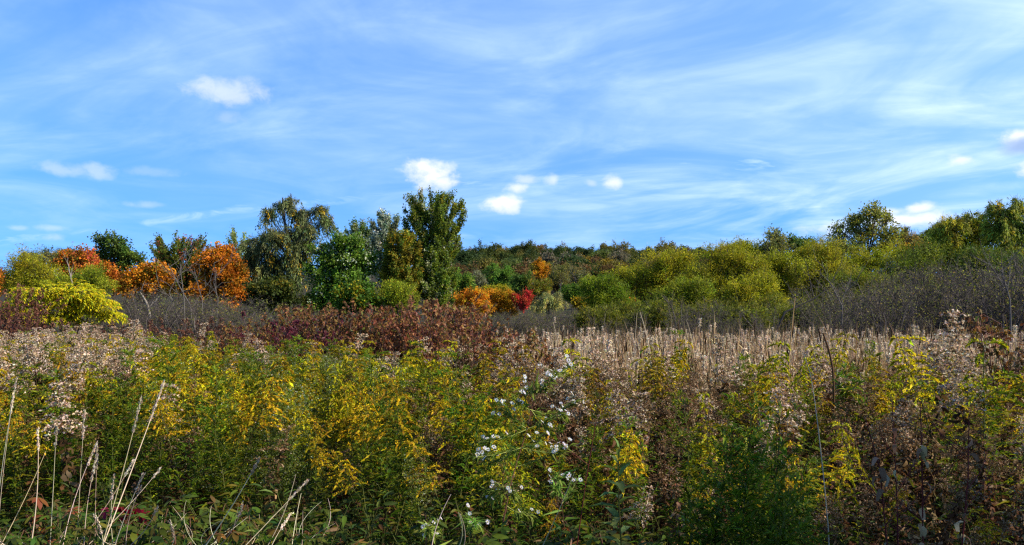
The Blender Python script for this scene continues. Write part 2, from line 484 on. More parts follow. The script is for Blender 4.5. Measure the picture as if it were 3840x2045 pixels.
def vase_tree(name, label, d, u0, v_top, v_low, half_u, pal, seed, n_limb=34, tr=.22, bark=BARK_D, lp=30, L=.135, W=.10, wide_at=.35, fork=.18, spread=.085, cat='tree', prof=None, even=False):
    """limbs that leave the trunk low and sweep up and out; leaves crowd along their outer two thirds"""
    r = np.random.default_rng(seed); x = PX(u0, d); zb = float(gz(x, d)); H = PZ(v_top, d) - zb; z0 = PZ(v_low, d) - zb; Rm = half_u / F * d
    gt, gc = Geo(), Geo(); ts = np.linspace(0, 1, 9)
    tp = np.stack([np.cumsum(r.normal(0, .03, 9)) * ts, np.cumsum(r.normal(0, .03, 9)) * ts, ts * H * .82 - .2 * (1 - ts)], 1)
    tube(gt, tp, tr * (1 - .88 * ts), bark, 7)
    for i in range(n_limb):
        q = (i + .5) / n_limb; an = i * 2.4 + r.uniform(-.3, .3)
        ze = z0 + (H - z0) * (q ** .8) * r.uniform(.93, 1.04) ; ze = min(ze, H)
        f = (ze - z0) / (H - z0); R = Rm * (np.interp(f, [0, wide_at, .7, .9, 1], prof or [.80, 1, .86, .55, .16])) * (r.uniform(.90, 1.0) if even else r.uniform(.72, 1.06)) * (1 if not even or i % 3 else .55)
        e = np.array([math.cos(an) * R, math.sin(an) * R, ze])
        zs = np.clip(ze - R * r.uniform(1.0, 1.7), z0 * .55 - fork, H * .78); t0 = np.clip(zs / (H * .82), .12, .97)
        b = np.array([np.interp(t0, ts, tp[:, j]) for j in range(3)])
        c = b + (e - b) * np.array([.62, .62, .38])
        tt = np.linspace(0, 1, 9)[:, None]; Bz = (1 - tt) ** 2 * b + 2 * tt * (1 - tt) * c + tt ** 2 * e
        tube(gt, Bz, np.linspace(tr * .28, .008, 9), bark, 5)
        ln = np.linalg.norm(np.diff(Bz, axis=0), axis=1).sum()
        k = max(6, int(ln * 9)); u_ = r.uniform(.22, 1.0, k)
        P = np.stack([np.interp(u_, tt[:, 0], Bz[:, j]) for j in range(3)], 1)
        D = unit((e - c) * .9 / np.linalg.norm(e - c) + randdir(r, k) * .55 + np.array([0, 0, .35]))
        sl = r.uniform(.35, .95, k) * (1.1 - .4 * u_); sl[0] = .8; P[0] = e - D[0] * .3
        segs(gt, P, P + D * sl[:, None] * .9, .010, .004, bark, 3)
        sc = jit(pal, k, r, .14) * np.clip(1 + .15 * r.standard_normal(), .7, 1.4)
        s = r.random((k, lp)); Q = P[:, None] + D[:, None] * (sl[:, None] * s)[..., None] + r.standard_normal((k, lp, 3)) * spread
        n = k * lp; cc = np.clip(np.repeat(sc, lp, 0) * (1 + .2 * r.standard_normal((n, 1))), .002, .9); fz = r.uniform(.7, 1.3, n)
        leaves(gc, T_RHOMB, Q.reshape(-1, 3), randdir(r, n) + np.repeat(D, lp, 0) * .6 + np.array([0, 0, -.2]), randdir(r, n) + np.array([0, 0, .4]), L * fz, W * fz, cc)
    o = obj(name, None, loc=(x, d, zb)); tag(o, label, cat)
    obj('trunk', gt.mesh('trunk', [M_BARK]), o); c = obj('crown', gc.mesh('crown', [M_TREE]), o); c['kind'] = 'stuff'
    return o


def px_lobes(d, u0, zb, lob, r):
    out = []
    for l in lob:
        u, v, ru, rv = l[:4]
        dy = l[4] if len(l) > 4 else r.uniform(-.35, .35) * ru / F * d
        rx, rz = ru / F * d, rv / F * d
        out.append((PX(u, d) - PX(u0, d), dy, PZ(v, d) - zb, rx, .5 * (rx + min(rx, rz)), rz))
    return out


def tree(name, label, d, u0, lob, style, pal, n=9000, tr=.16, bark=BARK_D, cat='tree', group=None, seed=None, top_v=None, leaf_k=1.0, curve=0., twig=True):
    seed = seed if seed is not None else int(u0 * 7 + d)
    r = np.random.default_rng(seed)
    x = PX(u0, d); zb = float(gz(x, d))
    gt, gc = grow(px_lobes(d, u0, zb, lob, r), style, pal, n, seed, tr, bark, None if top_v is None else PZ(top_v, d) - zb, leaf_k, curve=curve, twig=twig)
    e = obj(name, None, loc=(x, d, zb))
    tag(e, label, cat, group)
    obj('trunk', gt.mesh('trunk', [M_BARK]), e)
    c = obj('crown', gc.mesh('crown', [M_TREE]), e); c['kind'] = 'stuff'
    return e


G_DARK = [(3, (.045, .085, .014)), (2, (.07, .115, .016)), (1, (.11, .145, .02))]
G_MID = [(3, (.095, .175, .018)), (2, (.065, .13, .015)), (1, (.17, .22, .03))]
G_MAPLE = [(3, (.085, .130, .014)), (2, (.12, .155, .014)), (1, (.19, .19, .014)), (.6, (.30, .32, .20))]
G_SILV = [(3, (.16, .20, .125)), (2, (.11, .15, .08)), (1.6, (.40, .44, .35))]
G_POP = [(4, (.085, .15, .014)), (2, (.125, .19, .018)), (.7, (.40, .44, .30))]
WIL = [(3, (.16, .175, .060)), (2, (.11, .13, .045)), (1, (.25, .23, .060)), (.5, (.40, .29, .03))]
WIL_D = [(3, (.055, .070, .035)), (2, (.04, .055, .025)), (1, (.09, .10, .04))]
OLIVE = [(3, (.275, .265, .010)), (2, (.20, .21, .010)), (1, (.37, .34, .014))]
OLIVE_G = [(3, (.195, .225, .011)), (2, (.14, .175, .011)), (1, (.27, .28, .014))]
ORANGE = [(4, (.44, .15, .010)), (2, (.36, .105, .008)), (1.4, (.52, .22, .014)), (.9, (.18, .09, .010)), (.7, (.13, .13, .012))]
ORANGE_R = [(3, (.40, .13, .014)), (2, (.45, .17, .014)), (.9, (.36, .075, .03)), (1.8, (.16, .15, .012))]
ORANGE_Y = [(3, (.52, .23, .012)), (2, (.48, .17, .010)), (1, (.42, .29, .014))]
YELLOW = [(3, (.55, .42, .010)), (2, (.62, .50, .02)), (1, (.40, .36, .015))]
REDT = [(3, (.40, .035, .025)), (2, (.30, .05, .02)), (1, (.42, .10, .03)), (1, (.14, .10, .015))]
BROWNG = [(3, (.17, .15, .012)), (1.6, (.22, .145, .012)), (3, (.11, .14, .015)), (.7, (.30, .18, .012))]

# -- the wood at the left, from the frame's edge to the tall maple
tree('willow_tree', 'pale weeping willow rising behind the olive willow at the far left', 76, 42, [(24, 258, 16, 9), (44, 256, 20, 9), (68, 252, 12, 8)], 'willow', WIL, 7000, .2)
tree('willow_tree', 'rounded olive green willow nearest the left edge, behind the yellow bush', 58, 28, [(22, 268, 17, 17), (36, 270, 17, 18), (14, 280, 12, 14), (50, 280, 12, 12), (30, 288, 24, 12)], 'feather', OLIVE, 17000, .15)
tree('willow_tree', 'small olive willow in front of the leftmost orange maple', 55, 93, [(92, 277, 13, 12), (80, 285, 12, 9), (62, 284, 12, 10), (100, 288, 14, 9)], 'feather', OLIVE_G, 11000, .1)
tree('maple_tree', 'orange and red maple between the olive willow and the dark green oak', 66, 85, [(84, 263, 18, 13), (66, 264, 13, 12), (102, 272, 13, 12), (112, 281, 9, 10), (86, 280, 20, 12)], 'oak', ORANGE_R, 11000, .16)
tree('maple_tree', 'sliver of an orange maple at the left edge of the picture', 62, 0, [(-1, 281, 7, 11), (-10, 284, 10, 14)], 'oak', ORANGE_R, 3500, .12)
tree('oak_tree', 'dark green irregular oak standing above the orange maples at left', 70, 116, [(103, 243, 8, 7), (119, 243, 9, 8), (112, 254, 14, 9), (126, 258, 12, 9), (136, 262, 8, 7), (115, 272, 18, 14), (102, 258, 8, 7)], 'oak', G_DARK, 9500, .2)
tree('maple_tree', 'low orange maple left of the red-tipped green maple', 61, 150, [(138, 277, 12, 10), (155, 275, 13, 12), (166, 284, 9, 10), (146, 290, 22, 9), (124, 288, 10, 8)], 'oak', ORANGE, 11500, .12)
vase_tree('maple_tree', 'green maple with reddish tips beside the bright orange maple', 67, 181, 236, 284, 29, [(5, (.08, .11, .016)), (2, (.12, .13, .014)), (.8, (.36, .09, .045))], 23, 36, .16, BARK_G, lp=36, prof=[.8, 1, .95, .8, .5])
tree('maple_tree', 'large bright orange maple left of the big willow', 60, 221, [(214, 256, 14, 13), (226, 258, 12, 13), (204, 270, 13, 12), (222, 276, 18, 12), (237, 280, 11, 14), (208, 292, 16, 12), (230, 298, 17, 12), (243, 296, 8, 10)], 'oak', ORANGE, 17000, .18)
vase_tree('ash_tree', 'slim light green treetop between the orange maple and the big willow', 74, 238, 230, 270, 14, [(2, (.20, .25, .06)), (1, (.13, .17, .04))], 27, 18, .12, BARK_G, lp=16)

# the big willow: leaning upper crown on a bare forked limb, long hanging skirt below
tree('willow_tree', 'tall windswept weeping willow with a leaning top and hanging skirts', 63, 281,
     [(291, 199, 9, 5), (280, 204, 11, 6), (268, 213, 9, 8), (300, 215, 12, 8), (317, 210, 12, 7), (328, 219, 8, 9), (309, 226, 14, 10),
      (286, 236, 22, 13), (262, 245, 16, 14), (304, 245, 14, 12), (252, 264, 14, 18), (272, 268, 18, 20), (295, 266, 14, 18), (258, 284, 14, 12)],
     'willow', [(4, (0.124, 0.152, 0.052)), (2, (0.085, 0.116, 0.040)), (1, (0.232, 0.232, 0.062)), (.5, (0.465, 0.326, 0.025))], 42000, .26, (.05, .042, .036), top_v=198, curve=.5)
tree('cherry_tree', 'dark yellow-green underwood tree beneath the big willow', 57, 276, [(270, 292, 22, 12), (292, 296, 18, 12), (258, 304, 12, 8), (286, 308, 26, 8)], 'round', [(3, (.045, .055, .008)), (2, (.03, .045, .008)), (1, (.12, .10, .01))], 9000, .12)
tree('poplar_tree', 'broad green poplar with silvery leaf backs right of the willow', 58, 342,
     [(338, 243, 14, 9), (356, 246, 13, 10), (326, 254, 13, 10), (346, 260, 20, 12), (366, 262, 11, 12), (330, 276, 20, 13), (356, 280, 20, 13), (322, 294, 14, 11), (344, 299, 20, 10), (318, 304, 12, 6)], 'round', G_POP, 22000, .2)
vase_tree('poplar_tree', 'green poplar standing between the broad poplar and the grey-leaved one', 70, 360, 220, 270, 18, [(3, (.09, .14, .025)), (1, (.16, .19, .04)), (.8, (.34, .37, .28))], 24, 26, .15, lp=32)
vase_tree('poplar_tree', 'silver grey white poplar behind the yellowing birch', 66, 386, 213, 275, 19, G_SILV, 25, 34, .16, BARK_G, lp=36)
vase_tree('birch_tree', 'yellowing brownish-green birch just left of the tall maple', 58, 402, 233, 302, 20, BROWNG, 26, 46, .13, lp=34, wide_at=.25, prof=[.9, 1, .85, .62, .35])
tree('willow_tree', 'low olive willow bush below the yellowing birch', 53, 398, [(390, 293, 15, 10), (404, 291, 14, 10), (398, 303, 22, 9)], 'feather', OLIVE_G, 8500, .08)
tree('cherry_tree', 'small bright green tree with yellow leaves under the broad poplar', 53, 362, [(358, 292, 16, 9), (368, 300, 15, 8), (350, 304, 14, 7)], 'round', [(3, (.06, .12, .012)), (1, (.25, .20, .01))], 7500, .08)

# the tall maple: limbs rise like a vase
vase_tree('maple_tree', 'tall green silver maple with an upswept crown, tallest at the centre', 62, 434, 194, 258, 31, G_MAPLE, 21, 70, .24, (.05, .045, .038), lp=26, prof=[.78, .94, 1, .88, .52], even=True, wide_at=.3)
vase_tree('maple_tree', 'bushy green maple at the foot of the tall silver maple', 60, 437, 252, 302, 22, [(3, (.10, .15, .014)), (2, (.15, .18, .016)), (.9, (.30, .32, .16))], 22, 34, .14, lp=34)

# -- the colourful trees in the gap, at the foot of the hill
tree('maple_tree', 'orange maple nearest the tall maple, left of the two in the gap', 95, 473, [(466, 297, 9, 9), (475, 296, 10, 10), (481, 306, 10, 10), (470, 310, 14, 10), (458, 307, 8, 8)], 'round', ORANGE_Y, 9000, .14)
tree('maple_tree', 'golden orange maple in the gap, just left of the red one', 97, 498, [(492, 298, 9, 9), (503, 298, 9, 9), (498, 308, 16, 10), (509, 311, 9, 8)], 'round', [(3, (.50, .22, .01)), (2, (.42, .17, .01)), (1, (.36, .25, .012))], 8500, .14)
tree('linden_tree', 'yellow-green treetop between and behind the two orange maples', 106, 494, [(484, 292, 9, 7), (496, 291, 12, 7), (505, 295, 9, 7)], 'round', [(3, (.26, .24, .012)), (1, (.36, .26, .01))], 5500, .14)
tree('maple_tree', 'small bright red maple in the gap', 96, 523, [(519, 300, 7, 5), (526, 298, 6, 5), (523, 304, 8, 5)], 'upright', REDT, 3200, .1)
tree('willow_tree', 'small rounded grey-green weeping willow right of the red maple', 100, 550, [(543, 299, 10, 9), (553, 296, 11, 9), (562, 301, 9, 8), (548, 306, 15, 7)], 'willow', [(3, (0.263, 0.280, 0.098)), (2, (0.385, 0.350, 0.070)), (1, (0.175, 0.210, 0.084))], 7500, .16)
GAP = [(462, 282, 12, 12, 125, 'round', G_MID, 'green'), (500, 273, 15, 12, 150, 'round', G_MID, 'green'), (522, 281, 12, 11, 140, 'oak', G_DARK, 'dark green'), (540, 285, 10, 9, 135, 'sparse', BROWNG, 'thin yellow-brown'),
       (562, 272, 11, 12, 150, 'sparse', [(2, (.17, .16, .03)), (1, (.10, .12, .03))], 'thin olive'), (578, 276, 12, 13, 145, 'sparse', [(2, (.12, .12, .05)), (1, (.2, .16, .03))], 'thin grey-green'),
       (592, 284, 10, 11, 130, 'round', OLIVE_G, 'olive'), (478, 279, 8, 11, 132, 'sparse', [(1, (.2, .2, .12)), (1, (.13, .15, .05))], 'pale half-bare'), (541, 267, 8, 8, 170, 'round', ORANGE_Y, 'yellow-orange'),
       (572, 290, 9, 7, 118, 'round', G_MID, 'rounded green'), (583, 304, 9, 6, 105, 'round', [(2, (.35, .22, .01)), (1, (.15, .14, .01))], 'low golden')]
GAPN = ['green tree at the foot of the hill, close to the tall maple', 'broad green tree above the golden orange maple in the gap', 'dark green tree above the small red maple',
        'thin yellow-brown tree above the grey-green round willow', 'thin olive tree right above the round willow in the gap', 'thin grey-green half-bare tree at the foot of the hill, right of the thin olive one',
        'olive tree just left of the yellow-green willows at right', 'pale half-bare sapling above the orange maple in the gap', 'small yellow-orange tree low on the hillside',
        'low rounded green tree right of the round willow', 'low golden bush by the left end of the right-hand willows']
for (u, v, ru, rv, d, st, pal, w), lab in zip(GAP, GAPN):
    tree('woodland_tree', lab, d, u, [(u - ru * .35, v, ru * .7, rv * .8), (u + ru * .4, v + rv * .15, ru * .7, rv * .8), (u, v + rv * .6, ru, rv * .8)], st, pal,
         3800 if st == 'sparse' else 6500, .14, BARK_G if st == 'sparse' else BARK_D, leaf_k=1.35)

# -- the wood at the right
tree('willow_tree', 'dark olive green willow at the left end of the right-hand wood', 52, 608, [(600, 284, 14, 10), (594, 300, 12, 12), (612, 296, 18, 14), (604, 314, 18, 9), (624, 308, 16, 12)], 'feather', [(3, (0.123, 0.175, 0.008)), (2, (0.088, 0.131, 0.008)), (1, (0.193, 0.228, 0.011))], 17000, .12)
tree('willow_tree', 'bright yellow-green willow second from the left in the right-hand wood', 60, 630, [(622, 277, 13.8, 9.2), (636, 275, 16.1, 10.3), (650, 280, 13.8, 11.5), (632, 288, 23.0, 12.6)], 'feather', OLIVE, 12500, .12)
tree('maple_tree', 'small orange-leaved tree half hidden inside the yellow-green willows', 56, 626, [(620, 301, 7, 5), (630, 304, 6, 5)], 'round', ORANGE, 550, .07)
tree('willow_tree', 'large rounded yellow-green willow in the middle of the right-hand wood', 58, 668, [(660, 261, 18.4, 11.5), (678, 258, 16.1, 11.5), (650, 272, 18.4, 13.8), (676, 274, 25.3, 16.1), (660, 292, 27.6, 16.1), (692, 290, 18.4, 16.1)], 'feather', OLIVE, 24000, .16)
tree('willow_tree', 'broad yellow-green willow with a fine twiggy crown right of centre wood', 55, 727, [(712, 257, 18.4, 11.5), (732, 254, 19.5, 11.5), (748, 262, 16.1, 12.6), (706, 274, 20.7, 14.9), (734, 278, 27.6, 17.2), (716, 298, 25.3, 13.8), (748, 294, 18.4, 16.1)], 'feather', OLIVE, 25000, .17)
tree('willow_tree', 'tall narrow greyish olive willow rising above the right-hand wood', 62, 774, [(774, 237, 10.3, 9.2), (768, 246, 11.5, 9.2), (781, 247, 11.5, 10.3), (772, 258, 18.4, 11.5)], 'sparse', [(2, (.13, .15, .045)), (1, (.17, .17, .03))], 4600, .13, BARK_G)
tree('willow_tree', 'yellow-green willow below the tall narrow one', 56, 780, [(768, 266, 18.4, 12.6), (786, 268, 17.2, 13.8), (776, 286, 25.3, 16.1), (760, 280, 13.8, 13.8)], 'feather', OLIVE, 16000, .12)
tree('oak_tree', 'dark green treetop between two willows at right', 68, 803, [(798, 245, 10, 6), (810, 246, 8, 6), (803, 257, 14, 9)], 'oak', G_DARK, 4800, .15)
tree('willow_tree', 'golden olive willow to the left below the tall sparse tree', 54, 820, [(812, 254, 14.9, 10.3), (828, 254, 16.1, 11.5), (818, 270, 23.0, 13.8), (838, 272, 18.4, 14.9), (826, 290, 27.6, 13.8)], 'feather', [(3, (0.289, 0.254, 0.014)), (2, (0.210, 0.193, 0.013)), (1, (0.350, 0.298, 0.014))], 19000, .14)
tree('walnut_tree', 'tall sparse tree with visible limbs standing clear against the cloud at right', 58, 871, [(868, 213, 12, 7), (852, 222, 11, 8), (882, 221, 12, 8), (841, 233, 9, 9), (864, 232, 14, 9), (892, 234, 10, 9), (850, 246, 13, 8), (880, 246, 13, 8)], 'sparse', [(3, (0.180, 0.188, 0.036)), (2, (0.255, 0.217, 0.024)), (1, (0.120, 0.150, 0.036))], 6800, .16, (.055, .045, .04), top_v=222)
tree('willow_tree', 'low yellow-olive willow under the tall sparse tree', 57, 868, [(850, 258, 18.4, 10.3), (872, 260, 20.7, 10.3), (890, 254, 17.2, 11.5), (862, 276, 25.3, 13.8)], 'feather', OLIVE, 15000, .13)
tree('willow_tree', 'pale drooping willow with yellow strands right of the tall sparse tree', 61, 908, [(905, 236, 12.6, 10.3), (918, 240, 13.8, 11.5), (906, 250, 17.2, 12.6)], 'willow', [(2, (.16, .16, .05)), (2, (.20, .16, .03)), (1, (.35, .22, .015))], 8000, .14)
tree('willow_tree', 'dark green willow right of the pale drooping one', 53, 916, [(905, 262, 20.7, 13.8), (928, 254, 18.4, 13.8), (920, 274, 27.6, 16.1), (898, 280, 18.4, 13.8)], 'feather', [(3, (0.079, 0.114, 0.011)), (2, (0.114, 0.149, 0.011)), (1, (0.175, 0.193, 0.014))], 17000, .14)  # leaf palette darker green than the neighbouring willows
tree('willow_tree', 'big weeping willow with green and gold strands near the right edge', 57, 962, [(944, 224, 16.1, 11.5), (964, 220, 18.4, 11.5), (980, 226, 14.9, 13.8), (948, 242, 20.7, 14.9), (972, 246, 20.7, 16.1), (956, 264, 25.3, 14.9)], 'willow', [(3, (0.245, 0.263, 0.025)), (2, (0.175, 0.210, 0.020)), (1, (0.420, 0.333, 0.017))], 24000, .22)
tree('willow_tree', 'tall weeping willow cut by the right edge', 54, 1012, [(1004, 211, 14.9, 11.5), (1022, 210, 16.1, 13.8), (998, 228, 16.1, 14.9), (1018, 232, 20.7, 17.2), (1006, 254, 23.0, 17.2), (1030, 248, 18.4, 20.7)], 'willow', [(3, (0.228, 0.245, 0.025)), (2, (0.158, 0.193, 0.025)), (1, (0.385, 0.298, 0.017))], 23000, .24)
tree('willow_tree', 'dark lower willow below the right edge willow', 49, 998, [(988, 258, 20.7, 12.6), (1010, 264, 20.7, 13.8), (972, 272, 18.4, 12.6), (996, 280, 27.6, 13.8), (1024, 276, 16.1, 16.1)], 'feather', [(3, (0.061, 0.096, 0.014)), (2, (0.096, 0.131, 0.014)), (1, (0.158, 0.175, 0.014))], 17000, .13)
tree('willow_tree', 'green willow behind the grey thicket, between golden olive and dark green willow', 50, 858, [(850, 280, 23.0, 13.8), (876, 284, 23.0, 13.8), (862, 296, 27.6, 11.5)], 'feather', [(3, (0.105, 0.140, 0.011)), (1, (0.210, 0.210, 0.014))], 9000, .1)

tree('willow_tree', 'yellow-green willow low behind the thicket, left of the golden olive one', 47, 752, [(740, 292, 18, 14), (762, 286, 18, 14), (752, 304, 26, 12)], 'feather', OLIVE, 13000, .1)
tree('willow_tree', 'lower yellow-green willow directly behind the thicket at the middle of the right-hand wood', 47, 690, [(672, 296, 18, 14), (700, 292, 18, 14), (686, 308, 26, 12)], 'feather', OLIVE_G, 13000, .1)
tree('willow_tree', 'bright yellow-green willow top left of the tall narrow one', 63, 748, [(742, 250, 14, 9), (756, 250, 12, 9), (746, 262, 20, 10)], 'feather', OLIVE, 9000, .12)
tree('willow_tree', 'green willow filling the gap right of the dark treetop', 60, 828, [(822, 247, 13, 9), (838, 250, 12, 9), (828, 262, 20, 12)], 'feather', OLIVE, 9500, .12)
tree('willow_tree', 'tall olive willow rising behind the big weeping one at right', 66, 936, [(926, 236, 13, 9), (940, 230, 12, 9), (934, 248, 20, 14)], 'willow', OLIVE_G, 9500, .15)

for u, v, ru, d, lab in ((618, 314, 22, 46, 'low olive willow scrub at the left foot of the right-hand wood'), (664, 312, 24, 46, 'low olive willow scrub below the rounded willow'), (716, 312, 26, 45, 'low olive willow scrub below the broad twiggy willow'),
                        (768, 312, 26, 45, 'low olive willow scrub below the tall narrow willow'), (822, 310, 26, 45, 'low olive willow scrub below the golden olive willow'), (880, 306, 28, 45, 'low dark willow scrub below the tall sparse tree'),
                        (600, 318, 16, 37, 'small green willow scrub at the left end of the thicket'), (652, 318, 20, 36, 'green willow scrub in the thicket below the bright second willow'), (704, 319, 22, 37, 'olive willow scrub in the thicket left of the slanting limb'), (748, 318, 22, 36, 'olive willow scrub in the thicket by the slanting limb'), (796, 318, 20, 37, 'olive willow scrub in the thicket right of the slanting limb'),
                        (938, 304, 28, 44, 'low dark willow scrub below the dark green willow'), (996, 302, 30, 44, 'low dark willow scrub by the right edge')):
    tree('willow_scrub', lab, d, u, [(u - ru * .5, v, ru * .6, 11), (u + ru * .45, v - 2, ru * .6, 12), (u, v + 5, ru, 10)], 'feather', [(3, (.10, .11, .010)), (2, (.075, .085, .009)), (1, (.17, .16, .012))], 6500, .06, cat='shrub')

def added_shade_tree():  # out-of-view tree, added only to cast shade on the near plants
    gt, gc = grow([(0, 0, 5.6, 2.2, 2.0, 1.7), (-.9, .6, 4.6, 1.6, 1.6, 1.2), (.8, -.7, 4.8, 1.6, 1.6, 1.3), (.2, .5, 6.7, 1.4, 1.3, 1.0)], 'round', G_MID, 7000, 404, .14)
    e = obj('woodland_tree', None, loc=(9.0, .4, float(gz(9.0, .4)))); tag(e, 'unseen green tree added outside the right edge to shade the near plants', 'tree')
    obj('trunk', gt.mesh('trunk', [M_BARK]), e); obj('crown', gc.mesh('crown', [M_TREE]), e)['kind'] = 'stuff'

added_shade_tree()

# -- the wooded hill
def build_hill():
    r = np.random.default_rng(77)
    protos = []
    for k in range(8):
        w = r.uniform(3.6, 4.8); h = r.uniform(4.0, 5.0)
        lob = [(r.uniform(-.5, .5) * w, r.uniform(-.5, .5) * w, 5.2 + r.uniform(-.5, .75) * h * .6, w * r.uniform(.45, .62), w * r.uniform(.45, .62), h * r.uniform(.35, .5)) for _ in range(7)]
        lob.append((0, 0, 5, w * .75, w * .75, h * .75))
        st = STYLE['oak']; old = dict(st); st.update(L=.38, W=.30, sp=.34, sl=(.8, 1.4), lp=14)
        gt, gc = grow(lob, 'oak', [(3, (.92, .92, .92)), (2, (.72, .76, .8)), (1, (1.25, 1.2, 1.0))], 5200, 500 + k, .22, BARK_G, twig=False)
        st.clear(); st.update(old)
        protos.append((gt.mesh('trunk', [M_BARK]), gc.mesh('crown', [M_TREE])))
    pal = [(4.5, (.042, .068, .018), 'dark green'), (3.2, (.080, .098, .020), 'green'), (2.6, (.145, .122, .024), 'olive'), (2.3, (.155, .092, .032), 'brownish'), (.5, (.16, .135, .085), 'greyish half-bare'), (.8, (.27, .18, .020), 'dull golden')]
    pw = np.array([p[0] for p in pal]); pw = pw / pw.sum()
    spots = []
    d = 185.0
    while d < 455:
        u = 425 + r.uniform(0, 10); step = 9.4 / d * F
        while u < 770:
            spots.append((u + r.uniform(-.3, .3) * step, d + r.uniform(-5, 5))); u += step * r.uniform(.9, 1.3)
        d += 11.5 + (d - 180) * .022
    special = [(486, 255, 436, (.42, .060, .050), 'dull red maple at the left of the hilltop'), (497, 255, 432, (.40, .05, .055), 'second dull red maple on the hilltop, right of the first'),
               (518, 249, 440, (.038, .062, .016), 'dark green oak forming the highest point of the hilltop'), (567, 250, 438, (.36, .15, .012), 'small orange and yellow tree on the hilltop skyline'),
               (664, 251, 436, (.33, .27, .015), 'yellow tree on the hilltop skyline above the right-hand willows'), (705, 253, 438, (.36, .11, .015), 'orange tree at the right end of the hilltop'),
               (610, 249, 440, (.040, .062, .018), 'dark rounded oak on the hilltop right of the highest one'), (690, 254, 438, (.20, .13, .015), 'golden tree on the skyline left of the orange one')]
    n = 0
    def put(u, dd, col, label, s, group=None, ztop=None):
        x = PX(u, dd); z = float(gz(x, dd))
        e = obj('hillside_tree', None, loc=(x, dd, z - .4), rot=(0, 0, r.uniform(0, 6.28)), sc=(s * r.uniform(.9, 1.15), s * r.uniform(.9, 1.15), s * r.uniform(.88, 1.12)))
        tag(e, label, 'tree', group)
        a, b = protos[int(r.integers(len(protos)))]
        obj('trunk', a, e); c = obj('crown', b, e); c['kind'] = 'stuff'
        c.color = (*col, 1)
    for (u, dd) in spots:
        if any(abs(u - sp[0]) < 7 and dd > 415 for sp in special):
            continue
        i = int(r.choice(len(pal), p=pw))
        c = np.array(pal[i][1]) * r.uniform(.85, 1.35)
        pl = next(t for m, t in ((455, 'behind the tall maple'), (485, 'right of the tall maple'), (515, 'above the orange maples'), (540, 'above the red maple'), (575, 'above the round willow'), (610, 'above the dark olive willow'), (650, 'above the bright second willow'), (700, 'above the rounded willow'), (999, 'above the broad twiggy willow')) if u < m)
        hh = next(t for m, t in ((240, 'at the foot of the hill'), (310, 'low on the hill'), (375, 'high on the hill'), (999, 'on the hilltop')) if dd < m)
        put(u, dd, c, '%s tree %s, %s' % (pal[i][2], hh, pl), r.uniform(.75, 1.3), 'hillside trees: %s, %s, %s' % (pal[i][2], hh, pl))
    for (u, v, dd, c, lab) in special:
        want = PZ(v - 2, dd) - float(gz(PX(u, dd), dd))
        put(u, dd, c, lab, np.clip(want / 8.8, .9, 1.45) * (.72 if 'small' in lab or 'red' in lab else 1))

build_hill()

# ------------------------------------------------------------------ shrubs
def alder_geo(seed, H, n_stem=9, leafy=120, bark=(.066, .054, .048), spread=.5, twigs=26):
    r = np.random.default_rng(seed); gt, gl = Geo(), Geo()
    tips = []
    for i in range(n_stem):
        a = r.uniform(0, 6.28); ln = H * r.uniform(.65, 1.05); out = spread * r.uniform(.2, 1.0) * H * .55
        ts = np.linspace(0, 1, 7)
        st = np.array([math.cos(a) * .15, math.sin(a) * .15, -.15])
        p = st + np.stack([math.cos(a) * out * ts ** 1.3, math.sin(a) * out * ts ** 1.3, ln * ts * (1 - .12 * ts)], 1) + np.cumsum(r.standard_normal((7, 3)) * .05, 0) * ts[:, None]
        tube(gt, p, np.linspace(.028, .006, 7) * r.uniform(.6, 1.35), np.array(bark) * r.uniform(.7, 2.4), 4)
        nb = twigs
        t0 = r.uniform(.25, 1, nb)
        P = np.stack([np.interp(t0, ts, p[:, k]) for k in range(3)], 1)
        D = unit(randdir(r, nb) * .9 + np.array([math.cos(a) * .4, math.sin(a) * .4, .75]))
        l = ln * r.uniform(.10, .28, nb) * (1.25 - .6 * t0)
        E = P + D * l[:, None]; Mi = (P + E) / 2 + randdir(r, nb) * .04 * l[:, None]
        bc = np.array(bark) * r.uniform(.6, 1.3, (nb, 1))
        segs(gt, P, Mi, .008, .006, bc, 3); segs(gt, Mi, E, .006, .003, bc, 3)
        # fine twigs
        k = nb * 5
        ii = r.integers(0, nb, k); tt = r.uniform(.2, 1, (k, 1))
        P2 = P[ii] * (1 - tt) + E[ii] * tt
        D2 = unit(D[ii] * .8 + randdir(r, k) + np.array([0, 0, .25]))
        E2 = P2 + D2 * (r.uniform(.10, .32, (k, 1)) * H / 4)
        segs(gt, P2, E2, .0045, .002, bc[ii], 3)
        tips.append(E2)
    tips = np.concatenate(tips)
    n = leafy
    if n:
        pr = (tips[:, 2] - tips[:, 2].min() + .3) ** 1.2
        ii = r.choice(len(tips), n, p=pr / pr.sum())
        leaves(gl, T_LEAF, tips[ii] + r.standard_normal((n, 3)) * .02, randdir(r, n) + np.array([0, 0, -.2]), randdir(r, n), r.uniform(.05, .09, n), r.uniform(.03, .05, n),
               jit([(3, (.22, .21, .035)), (2, (.10, .13, .02)), (1, (.30, .26, .06))], n, r))
    return gt, gl


ALD = []
for k in range(5):
    a, b = alder_geo(40 + k, 4.0, 9 + k, 140 + 130 * k, spread=.6 + .1 * k, twigs=22)
    ALD.append((a.mesh('stems', [M_BARK]), b.mesh('leaves', [M_LEAF])))


